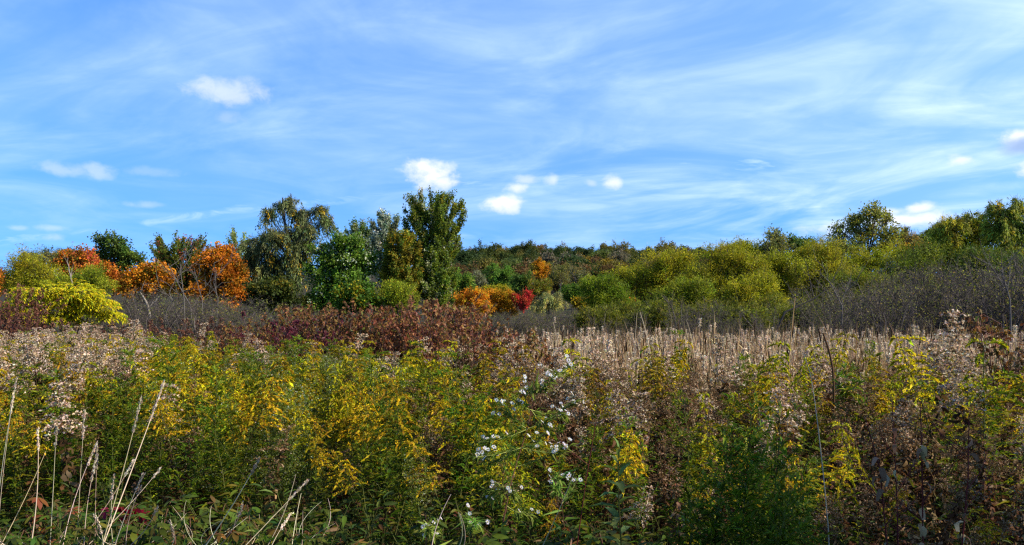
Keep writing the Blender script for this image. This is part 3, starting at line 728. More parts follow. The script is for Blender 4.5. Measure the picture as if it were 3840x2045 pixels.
def alder(u, d, H, label, group=None, k=None, wide=1.0):
    k = random.randrange(len(ALD)) if k is None else k
    x = PX(u, d)
    e = obj('alder_thicket', None, loc=(x, d, float(gz(x, d))), rot=(0, 0, random.uniform(0, 6.28)), sc=(H / 4 * wide, H / 4 * wide, H / 4))
    tag(e, label, 'shrub', group)
    obj('stems', ALD[k][0], e)
    c = obj('leaves', ALD[k][1], e); c['kind'] = 'stuff'
    return e


G1 = 'leafless alders below the left-hand wood'
for i in range(42):
    u = 76 + 235 * (i + random.uniform(-.3, .3)) / 42; d = random.uniform(29, 42)
    vt = np.interp(u, [70, 120, 170, 240, 300], [296, 292, 286, 296, 304]) + random.uniform(-4, 6)
    lab = 'grey leafless alder bush below ' + next(t for m, t in ((115, 'the yellow bush and left maples'), (150, 'the dark green oak'), (185, 'the red-tipped maple'), (235, 'the large orange maple'), (999, 'the big willow')) if u < m)
    alder(u, d, max(1.2, PZ(vt, d) - float(gz(PX(u, d), d))), lab, 'group of ' + lab, wide=1.5)
G2 = 'leafless alders in the central gap'
for i in range(30):
    u = 452 + 155 * (i + random.uniform(-.3, .3)) / 30; d = random.uniform(40, 56)
    vt = np.interp(u, [455, 520, 560, 610], [312, 310, 307, 306]) + random.uniform(-3, 5)
    lab = 'grey alder bush behind the marsh, below ' + next(t for m, t in ((482, 'the left orange maple'), (510, 'the golden orange maple'), (535, 'the red maple'), (570, 'the round willow'), (999, 'the low golden bush')) if u < m)
    alder(u, d, max(1.2, PZ(vt, d) - float(gz(PX(u, d), d))), lab, 'group of ' + lab, wide=1.9)
G3 = 'leafless alders below the right-hand wood'
for i in range(112):
    u = 590 + 560 * (i + random.uniform(-.4, .4)) / 112; d = random.uniform(29, 43)
    vt = np.interp(u, [590, 640, 690, 740, 790, 840, 880, 940, 1000, 1030], [312, 312, 296, 304, 310, 284, 262, 258, 252, 244]) + random.uniform(-10, 22)
    lab = 'dark grey twiggy alder below ' + next(t for m, t in ((640, 'the dark olive willow'), (690, 'the rounded yellow-green willow'), (750, 'the broad twiggy willow'), (800, 'the tall narrow willow'), (850, 'the golden olive willow'), (900, 'the tall sparse tree'), (950, 'the dark green willow'), (995, 'the big weeping willow'), (9999, 'the right edge willow')) if u < m)
    alder(u, d, max(1.2, PZ(vt, d) - float(gz(PX(u, d), d))), lab, 'group of ' + lab, wide=1.1)


def bare_tree(name, label, pts, r0, bark, seed, nb=6):
    """pts: (u, v, d) along the stem, foot first"""
    r = np.random.default_rng(seed)
    P = np.array([[PX(u, d), d, PZ(v, d)] for u, v, d in pts])
    P[0, 2] = float(gz(P[0, 0], P[0, 1])) - .1
    o = P[0].copy(); P = P - o
    g, gb = Geo(), Geo()
    ts = np.linspace(0, 1, len(P)); tt = np.linspace(0, 1, 10)
    Q = np.stack([np.interp(tt, ts, P[:, k]) for k in range(3)], 1) + r.standard_normal((10, 3)) * r0 * .35 * tt[:, None]
    tube(g, Q, r0 * (1 - .7 * tt), bark, 7)
    t0 = r.uniform(.35, 1, nb)
    for t in t0:
        p = np.array([np.interp(t, tt, Q[:, k]) for k in range(3)])
        dd = unit(randdir(r, 1)[0] * np.array([1, .6, .5]) + np.array([0, 0, .8])); l = np.linalg.norm(P[-1]) * r.uniform(.12, .35)
        e = [p + dd * l * s + np.array([0, 0, .1 * l * s * s]) + r.standard_normal(3) * .03 * l for s in (0, .35, .7, 1)]
        tube(gb, e, np.linspace(r0 * .4, .005, 4), bark, 5)
        for s in range(3):
            q = e[1 + s % 3]; d2 = unit(dd + randdir(r, 1)[0] * .8)
            tube(gb, [q, q + d2 * l * .3, q + d2 * l * .5 + np.array([0, 0, .05 * l])], [.008, .005, .003], bark, 4)
    e = obj(name, None, loc=o); tag(e, label, 'dead tree' if 'dead' in label else 'tree')
    obj('trunk', g.mesh('trunk', [M_BARK]), e); obj('branches', gb.mesh('branches', [M_BARK]), e)


SN = (.19, .165, .135); GY = (.095, .082, .072)
bare_tree('dead_snag', 'short pale dead snag standing behind the yellow bush', [(72, 330, 40), (72, 282, 40), (69, 270, 40), (68, 258, 40)], .045, SN, 1, 2)
bare_tree('dead_snag', 'thick leaning broken dead snag in the grey thicket at left', [(157, 330, 31), (148, 305, 31), (139, 291, 31)], .08, SN, 2, 2)
bare_tree('bare_sapling', 'tall pale bare sapling forking in front of the red-tipped maple', [(196, 332, 31), (190, 305, 31), (176, 280, 31), (168, 264, 31)], .032, GY, 3, 6)
bare_tree('bare_sapling', 'slender bare sapling with curved stem before the large orange maple', [(186, 332, 30), (184, 300, 30), (181, 275, 30), (180, 262, 30)], .026, GY, 4, 5)
bare_tree('bare_sapling', 'bare sapling rising at the left side of the large orange maple', [(204, 332, 32), (202, 300, 32), (197, 280, 32), (194, 268, 32)], .022, GY, 5, 5)
bare_tree('bare_sapling', 'crooked bare sapling between the snag and the tall pale sapling', [(162, 332, 30), (166, 312, 30), (172, 300, 30), (169, 290, 30)], .03, GY, 6, 4)
bare_tree('bare_sapling', 'grey bare stem leaning left in front of the large orange maple', [(214, 330, 31), (218, 300, 31), (214, 282, 31), (217, 270, 31)], .022, GY, 7, 5)
bare_tree('fallen_limb', 'dark slanting bare limb low in the right-hand thicket', [(758, 326, 30), (785, 312, 30), (812, 300, 30), (826, 290, 30)], .05, (.05, .042, .036), 8, 4)
bare_tree('bare_sapling', 'pale bare sapling low in the middle of the right-hand thicket', [(842, 328, 29), (842, 306, 29), (833, 288, 29), (828, 280, 29)], .03, GY, 9, 7)
bare_tree('bare_sapling', 'many-branched grey sapling at the right edge of the thicket', [(1012, 325, 28), (1010, 300, 28), (1003, 275, 28), (1001, 262, 28)], .035, (.10, .088, .08), 10, 8)


def dogwood_geo(seed, pal, H=2.2, n_stem=15, n_leaf=1500, L=.085, W=.042):
    r = np.random.default_rng(seed); gt, gl = Geo(), Geo()
    PP, DD = [], []
    for i in range(n_stem):
        a = r.uniform(0, 6.28); ln = H * r.uniform(.72, 1.04); out = H * r.uniform(.05, .42)
        ts = np.linspace(0, 1, 6)
        p = np.array([math.cos(a), math.sin(a), 0]) * .12 + np.stack([math.cos(a) * out * ts ** 1.2, math.sin(a) * out * ts ** 1.2, ln * ts - .1], 1) + np.cumsum(r.standard_normal((6, 3)) * .025, 0) * ts[:, None]
        tube(gt, p, np.linspace(.011, .004, 6), (.10, .045, .04), 4)
        nb = 9
        t0 = np.concatenate([[1.0], r.uniform(.3, 1, nb - 1)])
        P = np.stack([np.interp(t0, ts, p[:, k]) for k in range(3)], 1)
        D = unit(randdir(r, nb) * .6 + np.array([math.cos(a) * .4, math.sin(a) * .4, .8])); l = r.uniform(.12, .34, nb)
        E = P + D * l[:, None]
        segs(gt, P, E, .004, .002, (.12, .05, .045), 3)
        k = n_leaf // n_stem
        ii = r.integers(0, nb, k); tt = r.random((k, 1)) ** .6
        PP.append(P[ii] * (1 - tt) + E[ii] * tt); DD.append(D[ii])
    P = np.concatenate(PP); D = np.concatenate(DD); n = len(P)
    ld = unit(randdir(r, n) * .75 + np.array([0, 0, -.75]))
    f = r.uniform(.65, 1.2, n)
    leaves(gl, T_LEAF, P + r.standard_normal((n, 3)) * .015, ld, randdir(r, n) * np.array([1, 1, .4]), L * f, W * f, jit(pal, n, r, .25))
    return gt, gl


DW_RB = [(3, (.20, .084, .026)), (2, (.27, .13, .040)), (1.4, (.14, .048, .020)), (1.4, (.22, .145, .03)), (.8, (.13, .13, .02))]
DW_RED = [(3, (.21, .066, .028)), (2, (.16, .042, .024)), (1.8, (.28, .14, .055)), (1, (.20, .12, .02))]
DW_PUR = [(3, (.10, .016, .026)), (2, (.14, .026, .030)), (1, (.07, .012, .018))]
DW_GR = [(3, (.06, .085, .015)), (2, (.10, .10, .02)), (1.5, (.12, .05, .02)), (1, (.05, .05, .015))]
DW_DK = [(3, (.125, .046, .026)), (2, (.18, .075, .036)), (1, (.06, .02, .015)), (.6, (.20, .13, .06))]
DWM = {}
for key, pal in dict(rb=DW_RB, red=DW_RED, pur=DW_PUR, gr=DW_GR, dk=DW_DK).items():
    DWM[key] = []
    for k in range(3 if key == 'rb' else 2):
        a, b = dogwood_geo(hash(key) % 97 if False else sum(map(ord, key)) + k, pal)
        DWM[key].append((a.mesh('stems', [M_STEM]), b.mesh('leaves', [M_GLOSS])))


def dogwood(u, d, vt, key, label, group=None, wide=1.0):
    x = PX(u, d); z = float(gz(x, d)); H = PZ(vt, d) - z
    e = obj('dogwood_shrub', None, loc=(x, d, z), rot=(0, 0, random.uniform(0, 6.28)), sc=(max(.7, H / 2.3) * wide, max(.7, H / 2.3) * wide, H / 2.3))
    tag(e, label, 'shrub', group)
    a, b = random.choice(DWM[key])
    obj('stems', a, e); c = obj('leaves', b, e); c['kind'] = 'stuff'


for i in range(26):          # the red-brown bank across the middle
    u = 232 + 250 * (i + random.uniform(-.4, .4)) / 26; d = random.uniform(13.5, 18.5)
    vt = np.interp(u, [225, 270, 320, 360, 400, 432, 455, 480], [322, 312, 304, 302, 298, 293, 300, 310]) + (d - 14) * .2 + random.uniform(-2, 8)
    lab = 'red-brown dogwood bush in the bank below ' + next(t for m, t in ((262, 'the large orange maple'), (312, 'the big willow'), (350, 'the broad poplar'), (395, 'the grey-leaved poplar'), (425, 'the yellowing birch'), (999, 'the tall maple')) if u < m)
    dogwood(u, d, vt, 'red' if 385 < u < 480 and random.random() < .6 else 'rb', lab, 'group of ' + lab)
for i in range(12):          # where it meets the cattails
    u = 458 + 72 * (i + random.uniform(-.4, .4)) / 12; d = random.uniform(10.5, 13)
    vt = np.interp(u, [460, 475, 500, 540], [316, 324, 338, 346]) + random.uniform(0, 6)
    dogwood(u, d, vt, 'red' if u < 480 else 'rb', 'low rusty dogwood bush %s' % ('left of the cattails, below the tall maple' if u < 485 else 'at the left end of the cattails'), 'dogwoods next to the cattails' + (', left' if u < 485 else ''))
dogwood(292, 13.2, 308, 'pur', 'deep purple-red dogwood bush, the darkest in the bank', wide=1.0)
dogwood(303, 13.6, 316, 'pur', 'smaller purple-red dogwood bush touching the darkest one', wide=.9)
dogwood(432, 14.0, 296, 'red', 'tallest red dogwood bush in front of the tall maple')
for i in range(15):          # behind the white seed heads at the left
    u = -8 + 250 * (i + random.uniform(-.4, .4)) / 15; d = random.uniform(17.5, 20.5)
    vt = np.interp(u, [0, 40, 90, 140, 200, 250], [310, 318, 322, 318, 320, 322]) + random.uniform(-2, 4)
    dogwood(u, d, vt, 'gr' if 70 < u < 122 else 'dk', ('green-leaved dogwood bush below the yellow bush' if 70 < u < 122 else 'dark maroon dogwood bush behind the white seed heads at left'),
            'green dogwoods at left' if 70 < u < 122 else 'maroon dogwoods at left')
for u, vt, lab in ((4, 284, 'tall maroon dogwood at the left edge beside the yellow bush'), (20, 292, 'maroon dogwood between the left edge and the yellow bush'), (-8, 290, 'maroon dogwood cut by the left edge')):
    dogwood(u, 23, vt, 'dk', lab)
for u, vt, d, lab in ((1012, 318, 9, 'rusty red bush at the right edge in front of the thicket'), (1026, 312, 9.4, 'rusty red bush cut by the right edge')):
    dogwood(u, d, vt, 'rb', lab)


def yellow_bush():
    r = np.random.default_rng(4)
    d = 25.0; x = PX(66, d); z = float(gz(x, d)); e = obj('yellow_shrub', None, loc=(x, d, z))
    tag(e, 'bright yellow arching bush in front of the left-hand trees', 'shrub')
    gt, gl = Geo(), Geo()
    lob = [(20, 304, 13, 9), (36, 295, 15, 9), (56, 291, 16, 8), (72, 289, 14, 8), (90, 294, 13, 8), (103, 303, 10, 9), (30, 312, 18, 10), (62, 306, 24, 13), (110, 316, 7, 8), (50, 320, 28, 11), (84, 314, 20, 11), (22, 318, 14, 9), (70, 299, 18, 9)]
    for (u, v, ru, rv) in lob:
        c = np.array([PX(u, d) - x, r.uniform(-.3, .3), PZ(v, d) - z]); R = np.array([ru / F * d, ru / F * d, rv / F * d])
        p0 = np.array([c[0] * .25, 0, 0]); tt = np.linspace(0, 1, 6)[:, None]
        mid = np.array([c[0] * .45, c[1] * .5, c[2] * .85])
        tube(gt, (1 - tt) ** 2 * p0 + 2 * tt * (1 - tt) * mid + tt ** 2 * c, np.linspace(.03, .012, 6), (.14, .10, .08), 5)
        k = int(ru * 6.5)
        dd = randdir(r, k); dd[:, 2] = np.abs(dd[:, 2]) * .9 - .15
        P = c + dd * R * r.uniform(.55, 1.05, (k, 1))
        segs(gt, np.repeat(c[None], k, 0), P, .006, .003, (.14, .10, .08), 3)
        D = unit(dd * np.array([1, 1, .3]) + randdir(r, k) * .4)
        for j in range(9):     # compound leaves: paired leaflets along an arching rib
            s = (j + 1) / 9
            Q = P + D * (.30 * s) + np.array([0, 0, -.16]) * s * s
            sd_ = unit(np.cross(D, np.array([0, 0, 1.])) + 1e-6) * (1 if j % 2 else -1)
            n = k
            leaves(gl, T_LEAF, Q, D * .6 + sd_ * .8 + np.array([0, 0, -.45]), np.array([0, 0, 1.]) + randdir(r, n) * .3, r.uniform(.10, .15, n), r.uniform(.035, .055, n),
                   jit([(4, (.66, .50, .012)), (2, (.56, .47, .016)), (2.2, (.34, .36, .016)), (.6, (.62, .34, .014)), (.8, (.14, .17, .015))], n, r, .18))
    obj('branches', gt.mesh('branches', [M_STEM]), e)
    c = obj('leaves', gl.mesh('leaves', [M_LEAF]), e); c['kind'] = 'stuff'

yellow_bush()

# ------------------------------------------------------------------ meadow plants
STEM_G = (.10, .11, .025); STEM_B = (.13, .075, .035); STEM_R = (.14, .03, .025)


def goldenrod(seed, kind, H=1.2, nb=26, bl=.17, nleaf=60, lean=.08, leafL=.085, tint=(1, 1, 1)):
    """returns stem, leaves, head geometry"""
    r = np.random.default_rng(seed); gs, gl, gh = Geo(), Geo(), Geo()
    ts = np.linspace(0, 1, 9); a = r.uniform(0, 6.28)
    p = np.stack([math.cos(a) * lean * ts ** 2, math.sin(a) * lean * ts ** 2, ts], 1) * H + np.cumsum(r.standard_normal((9, 3)) * .006, 0) * ts[:, None]
    p[0, 2] -= .06
    sc = {'yellow': STEM_G, 'green': STEM_G, 'aster': (.09, .12, .03), 'seed': STEM_B, 'brown': STEM_B}[kind]
    tube(gs, p, np.linspace(.0042, .0016, 9), np.array(sc) * r.uniform(.7, 1.3), 4)
    def at(t):
        return np.stack([np.interp(t, ts, p[:, k]) for k in range(3)], -1)
    n = nleaf
    t = np.sort(r.uniform(.08, .86, n)); ang = np.arange(n) * 2.4 + r.uniform(-.3, .3, n)
    dry = {'yellow': .30, 'green': .16, 'aster': .2, 'seed': .9, 'brown': 1.1}[kind]
    isdry = t < dry + r.uniform(-.12, .12, n)
    D = np.stack([np.cos(ang), np.sin(ang), np.where(isdry, r.uniform(-1.6, -.3, n), r.uniform(.05, .8, n))], 1)
    L = leafL * (1.15 - .55 * t) * r.uniform(.7, 1.25, n)
    gcol = {'yellow': [(3, (.125, .150, .006)), (2, (.18, .185, .007)), (1, (.27, .235, .010))], 'green': [(3, (.080, .145, .007)), (2, (.13, .185, .008)), (1, (.22, .235, .012))],
            'aster': [(2, (.16, .20, .014)), (2, (.21, .235, .026)), (1, (.12, .16, .010))], 'seed': [(2, (.12, .10, .02)), (2, (.15, .09, .035))], 'brown': [(2, (.12, .07, .03))]}[kind]
    c = np.where(isdry[:, None], jit([(3, (.12, .058, .022)), (2, (.07, .032, .014)), (1, (.26, .165, .085))], n, r, .3), jit(gcol, n, r))
    g1 = ~isdry
    P = at(t)
    leaves(gl, T_LEAF, P[g1], D[g1], np.array([0, 0, 1.]) + randdir(r, g1.sum()) * .35, L[g1], L[g1] * .22, c[g1])
    leaves(gl, T_CURL, P[isdry], D[isdry], randdir(r, isdry.sum()), L[isdry] * .9, L[isdry] * .28, c[isdry])
    # the panicle, or leafy side shoots
    nb_ = nb; t0 = {'yellow': .70, 'green': .42, 'aster': .35, 'seed': .74, 'brown': .74}[kind]
    tb = np.sort(r.uniform(t0, 1.0, nb_)); tb[-3:] = 1.0
    side = r.uniform(0, 6.28)
    for i in range(nb_):
        q = (tb[i] - t0) / (1 - t0); b0 = at(tb[i]); an = i * 2.4 + r.uniform(-.4, .4)
        ln = bl * ((1 - .80 * q) if kind not in ('green', 'aster') else (1 - .72 * q)) * r.uniform(.7, 1.2)
        if tb[i] == 1.0:
            ln = bl * .4
        hd = np.array([math.cos(an), math.sin(an), 0]) * .85 + np.array([math.cos(side), math.sin(side), 0]) * .35
        rise, fall = {'yellow': (.75, .75), 'green': (1.0, .25), 'aster': (.9, .2), 'seed': (.62, .80), 'brown': (.8, .6)}[kind]
        m = 6; s = np.linspace(0, 1, m)
        bp = b0 + hd * (ln * s)[:, None] + np.array([0, 0, 1.]) * (ln * (rise * s - fall * s * s))[:, None]
        segs(gs, bp[:-1], bp[1:], .0015, .0009, sc, 3)
        k = int(ln / bl * {'yellow': 26, 'green': 16, 'aster': 26, 'seed': 24, 'brown': 12}[kind]) + 5
        u_ = r.uniform(.12, 1.0, k)
        Q = np.stack([np.interp(u_, s, bp[:, j]) for j in range(3)], 1)
        if kind == 'yellow':
            Q = Q + np.array([0, 0, .007]) * r.random((k, 1)) * 1.5 + r.standard_normal((k, 3)) * .005
            cf = jit([(3, (.52, .36, .006)), (2, (.40, .24, .008)), (1.5, (.50, .42, .012)), (2, (.26, .24, .012)), (1.0, (.22, .11, .02))], k, r, .2)
            leaves(gh, T_RHOMB, Q, randdir(r, k) * .6 + np.array([0, 0, .9]), randdir(r, k), r.uniform(.010, .018, k), r.uniform(.007, .012, k), cf * np.array(tint))
            kk = 7; u2 = np.linspace(.25, .95, kk); Q2 = np.stack([np.interp(u2, s, bp[:, j]) for j in range(3)], 1) + np.array([0, 0, .006])
            T2 = np.stack([np.interp(np.minimum(u2 + .1, 1), s, bp[:, j]) for j in range(3)], 1) - Q2 + np.array([0, 0, .004])
            leaves(gh, T_RHOMB, Q2, T2, randdir(r, kk) + np.array([0, 0, .7]), r.uniform(.028, .045, kk), r.uniform(.010, .016, kk), jit([(3, (.50, .34, .006)), (2, (.46, .39, .012)), (2, (.30, .19, .01)), (1.5, (.18, .18, .012))], kk, r, .2) * np.array(tint))
        elif kind == 'green':
            dd = unit(randdir(r, k) * .7 + hd * .8 + np.array([0, 0, .5]))
            leaves(gl, T_LEAF, Q, dd, np.array([0, 0, 1.]) + randdir(r, k) * .5, r.uniform(.030, .065, k), r.uniform(.007, .014, k), jit(gcol, k, r))
            kk = max(3, k // 2); uu = r.uniform(.6, 1.0, kk); Q2 = np.stack([np.interp(uu, s, bp[:, j]) for j in range(3)], 1) + r.standard_normal((kk, 3)) * .006
            leaves(gh, T_RHOMB, Q2, randdir(r, kk), randdir(r, kk), r.uniform(.008, .014, kk), r.uniform(.006, .010, kk), jit([(2, (.36, .27, .01)), (2, (.22, .22, .015))], kk, r))
        elif kind == 'aster':
            dd = unit(randdir(r, k) + hd * .5 + np.array([0, 0, .5]))
            leaves(gl, T_LEAF, Q + r.standard_normal((k, 3)) * .01, dd, randdir(r, k), r.uniform(.014, .030, k), r.uniform(.004, .008, k), jit(gcol, k, r))
            kk = max(2, k // 3); Q2 = Q[:kk] + r.standard_normal((kk, 3)) * .012
            leaves(gh, T_RHOMB, Q2, randdir(r, kk), randdir(r, kk), r.uniform(.007, .012, kk), r.uniform(.006, .010, kk), jit([(2, (.30, .32, .16)), (1, (.40, .40, .30))], kk, r))
        else:
            sz = (.010, .019) if kind == 'seed' else (.010, .016)
            Q = Q + np.array([0, 0, .008]) * r.random((k, 1)) + r.standard_normal((k, 3)) * .007
            pal = [(3, (.52, .39, .27)), (2, (.38, .26, .16)), (1.2, (.64, .53, .42)), (1.6, (.22, .125, .055))] if kind == 'seed' else [(2, (.20, .115, .055)), (1, (.34, .24, .15)), (1, (.10, .05, .022))]
            for _ in range(2):
                leaves(gh, T_RHOMB, Q, randdir(r, k) + np.array([0, 0, .4]), randdir(r, k), r.uniform(*sz, k), r.uniform(*sz, k) * .75, jit(pal, k, r, .12))
    return gs, gl, gh


def cattail(seed, fluffy):
    r = np.random.default_rng(seed); gs, gl, gh = Geo(), Geo(), Geo()
    H = r.uniform(1.35, 1.6); a = r.uniform(0, 6.28); lean = r.uniform(0, .08)
    ts = np.linspace(0, 1, 6)
    p = np.stack([math.cos(a) * lean * ts ** 2 * H, math.sin(a) * lean * ts ** 2 * H, H * ts - .08 * (1 - ts)], 1)
    tan = [(3, (.53, .37, .21)), (2, (.42, .27, .13)), (1.5, (.62, .48, .32)), (1.8, (.26, .14, .06))]
    tube(gs, p, np.linspace(.006, .003, 6), jit(tan, 1, r)[0], 5)
    sl = r.uniform(.15, .23); q0 = p[-1] + (p[-1] - p[-2]) * .02
    d = unit(p[-1] - p[-2]); m = 7
    rr = np.array([.3, .9, 1, 1, .97, .85, .25]) * (.0155 if fluffy else .0105)
    if fluffy:
        rr = rr * r.uniform(.55, 1.25, m)
    sp = q0 + d * (sl * np.linspace(0, 1, m))[:, None] - d * sl * .5
    dark = (.045, .024, .014)
    cream = [(3, (.60, .47, .33)), (2, (.44, .31, .19)), (1, (.72, .61, .47))]
    tube(gh, sp, rr, dark if not fluffy else np.repeat(jit(cream, m, r), 8, 0), 8)
    tube(gh, [sp[-1], sp[-1] + d * r.uniform(.06, .14)], [.003, .0015], (.30, .2, .12), 4)
    if fluffy:
        k = 70; u_ = r.uniform(.02, .98, k); ang = r.uniform(0, 6.28, k)
        o = np.stack([np.cos(ang), np.sin(ang), np.zeros(k)], 1)
        Q = np.stack([np.interp(u_, np.linspace(0, 1, m), sp[:, j]) for j in range(3)], 1) + o * .015
        leaves(gh, T_RHOMB, Q, o + np.array([0, 0, -.5]) + randdir(r, k) * .4, randdir(r, k), r.uniform(.015, .04, k), r.uniform(.010, .022, k), jit(cream, k, r, .15))
    for i in range(int(r.integers(4, 7))):
        an = r.uniform(0, 6.28); ln = r.uniform(1.0, 1.75) if r.random() < .9 else r.uniform(1.75, 2.1); out = r.uniform(.02, .30); m = 8; s = np.linspace(0, 1, m)
        bend = r.uniform(.0, .35) if r.random() < .5 else r.uniform(.5, 1.1)
        hd = np.array([math.cos(an), math.sin(an), 0])
        x = out * s ** 1.5 + bend * .35 * np.clip(s - .6, 0, 1) ** 1.5 * 3
        z = ln * (s - bend * .9 * np.clip(s - .65, 0, 1) ** 2 * 3)
        B = hd * x[:, None] + np.array([0, 0, 1.]) * z[:, None] + hd * .015; B[0, 2] = -.06
        tw = an + 1.57 + r.uniform(-.5, .5) + s * r.uniform(-2, 2)
        sdv = np.stack([np.cos(tw), np.sin(tw), 0 * tw], 1) * (np.interp(s, [0, .7, 1], [.008, .007, .0012]))[:, None] * r.uniform(.8, 1.3)
        V = np.stack([B - sdv, B + sdv], 1).reshape(-1, 3)
        Q = [[2 * j, 2 * j + 1, 2 * j + 3, 2 * j + 2] for j in range(m - 1)]
        gl.add(V, Q, jit(tan, 1, r)[0])
    return gs, gl, gh


# prototypes: (stem mesh, leaf mesh, head mesh) for single plants and one joined mesh for the mass
MATS = {'yellow': (M_STEM, M_LEAF, M_PETAL), 'green': (M_STEM, M_LEAF, M_PETAL), 'aster': (M_STEM, M_LEAF, M_PETAL), 'seed': (M_STEM, M_DRY, M_FLUFF), 'brown': (M_STEM, M_DRY, M_FLUFF), 'cattail': (M_STRAW, M_REED, M_FLUFF)}
PROTO, JOINED = {}, {}
LIB = bpy.data.collections.new('plant_library')


def register(kind, geos):
    PROTO[kind] = []; JOINED[kind] = bpy.data.collections.new('library_' + kind)
    ms = MATS[kind]
    for i, (a, b, c) in enumerate(geos):
        PROTO[kind].append((a.mesh('stem', [ms[0]]), b.mesh('leaves', [ms[1]]), c.mesh('head', [ms[2]])))
        j = Geo().join(a, 0).join(b, 1).join(c, 2)
        o = bpy.data.objects.new('%s_source_%02d' % (kind, i), j.mesh('plant', list(ms)))
        JOINED[kind].objects.link(o)


register('yellow', [goldenrod(100 + i, 'yellow', 1.2, 22 + 3 * (i % 4), .15 + .022 * (i % 5), 64 + 4 * (i % 5), .05 + .05 * (i % 4), tint=((1, 1.05, 1), (.85, 1.0, .9), (.72, .66, .8), (1.05, 1.12, 1), (.62, .80, .8), (.95, .92, .9))[i % 6]) for i in range(12)])
register('green', [goldenrod(200 + i, 'green', 1.2, 24, .17, 84, leafL=.095) for i in range(5)])
register('aster', [goldenrod(300 + i, 'aster', 1.15, 34, .19, 50, leafL=.06) for i in range(4)])
register('seed', [goldenrod(400 + i, 'seed', 1.25, 26, .16 + .02 * (i % 3), 60, .05 + .06 * (i % 4)) for i in range(6)])
register('brown', [goldenrod(500 + i, 'brown', 1.15, 20, .17, 100, .05 + .05 * (i % 4), leafL=.075) for i in range(6)])
register('cattail', [cattail(600 + i, i % 5 < 3) for i in range(16)])

PARTS = {'yellow': 'flower_head', 'green': 'flower_head', 'aster': 'buds', 'seed': 'seed_head', 'brown': 'seed_head', 'cattail': 'spike'}
NAMES = {'yellow': 'goldenrod', 'green': 'leafy_goldenrod', 'aster': 'bushy_aster', 'seed': 'seeding_goldenrod', 'brown': 'withered_goldenrod', 'cattail': 'cattail'}


def plant(kind, x, y, H, label, group, rz=None, k=None, tilt=(0, 0), wide=1.0, cat=None):
    k = random.randrange(len(PROTO[kind])) if k is None else k % len(PROTO[kind])
    a, b, c = PROTO[kind][k]
    s = H / (1.55 if kind == 'cattail' else 1.2)
    o = obj(NAMES[kind], a, loc=(x, y, float(gz(x, y))), rot=(tilt[0], tilt[1], random.uniform(0, 6.28) if rz is None else rz), sc=(s * wide, s * wide, s))
    tag(o, label, cat or ('cattail' if kind == 'cattail' else 'wildflower'), group)
    l = obj('leaves', b, o); l['kind'] = 'stuff'
    h = obj(PARTS[kind], c, o)
    if kind != 'cattail': h['kind'] = 'stuff'
    return o


def mass(name, label, cat, kind, pts):
    """one object that stands a plant of this kind on every point: (x, y, z, rotation z, tilt, scale, pick)"""
    if not pts:
        return
    A = np.array(pts, float)
    me = bpy.data.meshes.new(name); me.vertices.add(len(A)); me.vertices.foreach_set('co', A[:, :3].astype(np.float32).ravel())
    rot = np.stack([A[:, 4] * np.cos(A[:, 3]), A[:, 4] * np.sin(A[:, 3]), A[:, 3]], 1).astype(np.float32)
    me.attributes.new('rot', 'FLOAT_VECTOR', 'POINT').data.foreach_set('vector', rot.ravel())
    me.attributes.new('scl', 'FLOAT', 'POINT').data.foreach_set('value', A[:, 5].astype(np.float32))
    me.attributes.new('pick', 'INT', 'POINT').data.foreach_set('value', A[:, 6].astype(np.int32))
    o = obj(name, me); tag(o, label, cat, None, 'stuff')
    ng = bpy.data.node_groups.new(name, 'GeometryNodeTree')
    ng.interface.new_socket('Geometry', in_out='INPUT', socket_type='NodeSocketGeometry')
    ng.interface.new_socket('Geometry', in_out='OUTPUT', socket_type='NodeSocketGeometry')
    nd = ng.nodes
    gi, go = nd.new('NodeGroupInput'), nd.new('NodeGroupOutput')
    ci = nd.new('GeometryNodeCollectionInfo'); ci.inputs['Collection'].default_value = JOINED[kind]
    ci.inputs['Separate Children'].default_value = True; ci.inputs['Reset Children'].default_value = True
    ip = nd.new('GeometryNodeInstanceOnPoints'); ip.inputs['Pick Instance'].default_value = True
    def attr(n, t):
        a = nd.new('GeometryNodeInputNamedAttribute'); a.data_type = t; a.inputs['Name'].default_value = n
        return a.outputs[0]
    er = nd.new('FunctionNodeEulerToRotation')
    L = ng.links.new
    L(attr('rot', 'FLOAT_VECTOR'), er.inputs[0])
    L(gi.outputs[0], ip.inputs['Points']); L(ci.outputs[0], ip.inputs['Instance'])
    L(attr('pick', 'INT'), ip.inputs['Instance Index']); L(er.outputs[0], ip.inputs['Rotation']); L(attr('scl', 'FLOAT'), ip.inputs['Scale'])
    L(ip.outputs[0], go.inputs[0])
    md = o.modifiers.new('scatter', 'NODES'); md.node_group = ng


def kind_at(u, d, r):
    """what grows where in the meadow"""
    def ch(*a):
        w = np.array(a[1::2], float); return a[::2][int(r.choice(len(w), p=w / w.sum()))]
    if u < 135:
        if d > 8.3:
            return ch('seed', 44, 'yellow', 30, 'green', 10, 'aster', 8, 'brown', 8)
        return ch('brown', 36, 'yellow', 30, 'green', 30, 'seed', 4)
    if u < 440:
        if d < 6.2:
            return ch('green', 48, 'yellow', 34, 'brown', 14, 'aster', 4)
        if d > 11:
            return ch('yellow', 50, 'seed', 9, 'aster', 25, 'green', 16)
        return ch('yellow', 52, 'green', 26, 'aster', 14, 'seed', 2, 'brown', 6)
    if u < 570:
        if d > 6:
            return ch('brown', 60, 'seed', 18, 'yellow', 16, 'green', 6)
        return ch('yellow', 34, 'green', 46, 'brown', 20)
    if d > 5.4:
        return ch('brown', 66, 'seed', 7, 'yellow', 19, 'green', 8)
    if u < 800:
        return ch('green', 44, 'yellow', 24, 'brown', 28, 'seed', 4)
    return ch('brown', 76, 'yellow', 9, 'green', 12, 'seed', 3)


